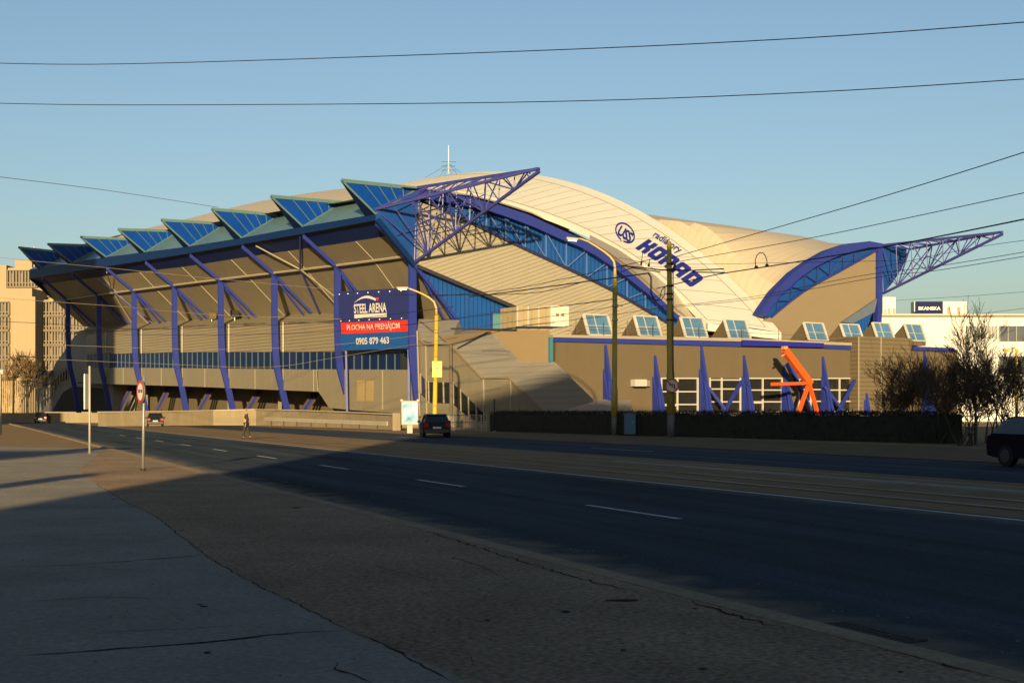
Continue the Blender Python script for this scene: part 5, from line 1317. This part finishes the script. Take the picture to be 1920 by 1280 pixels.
skin_obj('vest', [(P_h(0, 0, .93), .165, .135), (P_h(0, 0, 1.05), .165, .14), (P_h(0, 0, 1.20), .175, .145), (P_h(0, 0, 1.30), .165, .13)], [(0, 1), (1, 2), (2, 3)], vest, pr_t)
skin_obj('shoe', [(P_h(-.12, -.10, .07), .065), (P_h(-.30, -.10, .045), .052)], [(0, 1)], blackc, pr_t, 1); skin_obj('shoe', [(P_h(.25, .10, .08), .065), (P_h(.10, .10, .045), .052)], [(0, 1)], blackc, pr_t, 1)
skin_obj('hair', [(P_h(-.01, 0, 1.66), .085, .09), (P_h(-.02, 0, 1.73), .07, .075)], [(0, 1)], mat('brown_hair', (.05, .03, .02), .8), pr_t)
mb = MB()
for h_, s_ in ((P_h(.0, -.27, .80), -1), (P_h(-.19, .25, .84), -1)):
    for k in range(4): mb.tube([h_+V((-.03+.018*k, 0, 0)), h_+V((-.034+.018*k, .004, -.045)), h_+V((-.03+.016*k, .012, -.08+.006*abs(k-1.5)))], [.009, .008, .006], 6)
    mb.tube([h_+V((-.035, 0, .02)), h_+V((-.058, .004, -.01)), h_+V((-.062, .008, -.035))], [.010, .009, .007], 6)
mb.build('fingers', skin, pr_t, smooth=True)
mb = MB(); hc = P_h(-.03, 0, 1.62)
mb.tube([hc+V((-.085, -.0, .005)), hc+V((-.115, 0, -.015)), hc+V((-.092, 0, -.03))], [.010, .014, .012], 6)
for y in (-.085, .085): mb.box(hc+V((.005, y, 0)), (.035, .018, .055))
mb.build('nose_and_ears', skin, pr_t, smooth=True)
mb = MB()
for y in (-.032, .032): mb.box(hc+V((-.088, y, .018)), (.012, .02, .010))
mb.box(hc+V((-.086, 0, -.055)), (.012, .04, .008)); mb.build('eyes_and_mouth', mat('dark_feature', (.05, .02, .02), .5), pr_t)

# ---------------------------------------------------------------- overhead wires
def wire(label, pts, r=.02, m=wire_m, group='overhead wires', loc=None):
    """pts: (px, py, distance) along the span"""
    r *= .72; P = [at_y(*p) for p in pts]; Q = []
    for i in range(len(P)-1):
        for k in range(6):
            f_ = k/6.; p0 = P[max(0, i-1)]; p1 = P[i]; p2 = P[i+1]; p3 = P[min(len(P)-1, i+2)]
            Q.append(.5*((2*p1)+(p2-p0)*f_+(2*p0-5*p1+4*p2-p3)*f_*f_+(3*p1-p0-3*p2+p3)*f_**3))
    Q.append(P[-1]); mb = MB(); mb.tube(Q, r, 4, cap=False); o = mb.build('overhead_wire', m); tag(o, label, 'wire', group); return o
wire('topmost wire crossing the whole sky', [(-40, 118, 70), (240, 120, 66), (960, 97, 56), (1500, 72, 50), (1960, 39, 46)], .026)
wire('second wire from the top crossing the whole sky', [(-40, 193, 74), (240, 197, 70), (960, 192, 60), (1500, 174, 54), (1960, 146, 50)], .026)
wire('thin wire from the left edge down to the third roof fin', [(-40, 327, 90), (200, 357, 110), (410, 389, 130)], .03, wire_l)
wire('upper wire rising right from the trolley pole top', [(1257, 484, 88), (1500, 414, 72), (1700, 355, 62), (1960, 273, 54)], .030)
wire('lower wire rising right from the trolley pole top', [(1257, 493, 88), (1500, 450, 75), (1700, 409, 66), (1960, 353, 58)], .026)
wire('thick cable running right from the trolley bracket across the right truss', [(1230, 541, 88), (1319, 520, 82), (1359, 512, 79), (1500, 490, 70), (1700, 455, 60), (1960, 403, 52)], .042)
wire('thick black cable crossing the corrugated gable to the trolley pole', [(880, 556, 118), (950, 548, 112), (1075, 531, 100), (1217, 512, 88)], .06)
wire('thin wire above the thick cable on the gable', [(810, 556, 122), (950, 543, 110), (1060, 522, 100), (1137, 505, 94), (1257, 478, 88)], .034)
wire('black wire from the yellow lamp arm to the gable', [(737, 552, 116), (850, 553, 114), (1000, 549, 108), (1100, 527, 98)], .038)
wire('upper one of two parallel wires below the cream arch foot', [(1240, 575, 100), (1400, 558, 88), (1608, 518, 74), (1757, 499, 66), (1960, 466, 58)], .020)
wire('lower one of two parallel wires below the cream arch foot', [(1240, 577, 98), (1400, 562, 86), (1644, 520, 72), (1757, 507, 65), (1960, 474, 57)], .020)
wire('thin wire through the tip of the right truss', [(1640, 503, 100), (1830, 464, 90), (1960, 446, 84)], .022)
wire('short pale wire across the blue eaves', [(-40, 478, 120), (60, 489, 122), (200, 502, 126), (400, 522, 130), (627, 543, 136)], .026, wire_l)
wire('pale wire across the middle of the beige soffit', [(-40, 556, 120), (120, 567, 122), (253, 577, 124), (400, 590, 128), (640, 598, 130)], .024, wire_l)
wire('dark wire across the cream office and first columns', [(-40, 601, 120), (100, 607, 120), (250, 617, 120), (450, 612, 120), (640, 600, 118), (850, 575, 112)], .030)
wire('wire crossing the ribbed wall towards the stair wing', [(100, 625, 125), (400, 628, 122), (640, 620, 118), (860, 597, 110), (1150, 562, 97)], .024)
wire('wire crossing the glass band and lower billboard', [(120, 647, 125), (400, 655, 122), (640, 645, 116), (900, 612, 108), (1150, 575, 97)], .024, wire_l)
wire('low wire in front of the grey wall band', [(90, 673, 128), (300, 682, 125), (500, 688, 122), (640, 668, 118), (860, 632, 110)], .022, wire_l)
wire('wire across the lower blue wall to the tall street lamp', [(760, 610, 120), (900, 590, 112), (1040, 575, 104), (1152, 560, 97)], .026)
wire('wire from the tall street lamp over the skylights', [(1152, 575, 97), (1260, 548, 88)], .026)
wire('low wire over the skylights', [(980, 610, 104), (1152, 590, 97), (1258, 570, 88)], .022)
wire('thin wire over the cream arch to the right', [(1160, 483, 100), (1257, 495, 90), (1500, 492, 90), (1700, 488, 90)], .018)
wire('thin wire below the right truss over the white office', [(1680, 563, 150), (1800, 556, 130), (1960, 544, 110)], .022)
wire('lower thin wire over the white office roof', [(1840, 588, 120), (1960, 573, 100)], .020)
wire('sagging wire before the stair wing windows', [(590, 672, 128), (760, 650, 122), (845, 645, 118), (960, 615, 112), (1040, 605, 108)], .026)
# section insulator loop on the thick cable
ins = thing('wire_loop', 'small arched jumper loop on the thick cable above the right roof', 'jumper loop', tuple(at_y(1427, 500, 75)))
mb = MB(); mb.tube([at_y(px, py, 75) for px, py in ((1417, 500), (1416, 488), (1419, 479), (1424, 474), (1430, 474), (1435, 479), (1438, 488), (1438, 497))], .025, 5); mb.build('loop', wire_m, ins)
for x, y in ((1418, 503), (1438, 500)):
    mb = MB(); mb.tube([at_y(x, y, 75), at_y(x, y-4, 75), at_y(x, y-5, 75)], [.12, .09, .05], 6); mb.build('clamp', wire_m, ins)
# yellow small lamp among the trees on the right
sl_ = thing('street_lamp', 'small far yellow street lamp seen through the bare trees before blue glass', 'street lamp', tuple(V(((1906-CX)/FOC*140, 140, 0))), 'yellow street lamps')
b_ = V(((1906-CX)/FOC*140, 140, 0)); MB().tube([b_, V((b_.x, b_.y, zat(654, 140)))], [.17, .12], 8).build('pole', yellow, sl_, smooth=True)
MB().tube([V((b_.x, b_.y, zat(655, 140))), V((b_.x-.3, b_.y, zat(652, 140))), V((b_.x-.8, b_.y, zat(655, 140)))], .06, 6).build('arm', yellow, sl_)
MB().box(V((b_.x-1.05, b_.y, zat(656, 140))), (.6, .4, .28)).build('lamp_head', mat('amber_lens', (.8, .45, .08), .3), sl_, bevel=.05)
# small street lamp far left
sl_ = thing('street_lamp', 'small street lamp before the cream office block', 'street lamp', tuple(V(((72-CX)/FOC*240, 240, 0))), 'yellow street lamps')
b_ = V(((72-CX)/FOC*240, 240, 0)); MB().tube([b_, V((b_.x, b_.y, zat(670, 240)))], [.16, .12], 8).build('pole', mat('lamp_grey', (0, 0, 0)), sl_, smooth=True)
MB().tube([V((b_.x, b_.y, zat(670, 240))), V((b_.x-2.4, b_.y, zat(668, 240)))], .08, 6).build('arm', mat('lamp_grey', (0, 0, 0)), sl_); MB().box(V((b_.x-2.7, b_.y, zat(668, 240))), (1.0, .5, .3)).build('lamp_head', mat('lamp_grey', (0, 0, 0)), sl_)
sl_ = thing('yellow_post', 'slim yellow post in front of the board fence at the left', 'post', tuple(V(((25-CX)/FOC*236, 236, 0))))
b_ = V(((25-CX)/FOC*236, 236, 0)); MB().tube([b_, V((b_.x, b_.y, zat(702, 236)))], [.2, .16], 8).build('shaft', yellow, sl_, smooth=True); MB().tube([V((b_.x, b_.y, zat(702, 236))), V((b_.x, b_.y, zat(701, 236)))], [.2, .05], 8).build('cap', yellow, sl_)

# ---------------------------------------------------------------- buildings behind and beside the viewer (they cast the long shadows)
def apartment(name, label, x0, x1, y0, y1, H, m, face='n'):
    t = thing(name, label, 'apartment block', ((x0+x1)/2, (y0+y1)/2, 0))
    MB().box(((x0+x1)/2, (y0+y1)/2, H/2), (x1-x0, y1-y0, H)).build('walls', m, t)
    MB().box(((x0+x1)/2, (y0+y1)/2, H+.3), (x1-x0+.6, y1-y0+.6, .6)).build('parapet', pale_strip, t)
    fl_ = int(H/3)
    for k in range(fl_):
        z = 1.6+k*3; mb = MB(); n = int((x1-x0)/3.2)
        for i in range(n): mb.box((x0+(i+.5)*(x1-x0)/n, y1+.02, z), (1.5, .1, 1.4))
        mb.build('window', glass_dark, t)
    return t
apartment('apartment_block', 'large apartment block behind the viewer shading the road', -9.6, 80, -44, -30, 33.6, panel)
apartment('low_block', 'low building behind and left of the viewer', -62, -19, -46, -32, 15.5, panel)
apartment('tower_block', 'tall tower block left of the arena outside the view', -92, -68.9, 118, 138, 50, panel)
for i, (x, y, H, s_) in enumerate(((-14.2, -26, 9, 31), (-19.5, -24, 9, 32))):
    bare_tree(('first unseen tree', 'second unseen tree', 'third unseen tree')[i]+' with dense twigs, added behind the viewer to cast streaks of shade', CX, 60, H, 1, s_, 4, .8, .2, minr=.02, group='unseen shade trees behind the viewer').location = (x, y, 0)  # unseen trees added to streak the left ground with shade
ad = thing('shade_column', 'unseen round column added behind the viewer to cast a shadow streak', 'shade column', (-11.5, -6, 0))  # unseen column, put in to throw a dark streak over the pavement
MB().tube([(-11.5, -6, 0), (-11.5, -6, 7.2)], .38, 16).build('shaft', panel, ad); MB().tube([(-11.5, -6, 7.2), (-11.5, -6, 7.6)], [.55, .1], 16).build('cap', darkgap, ad)
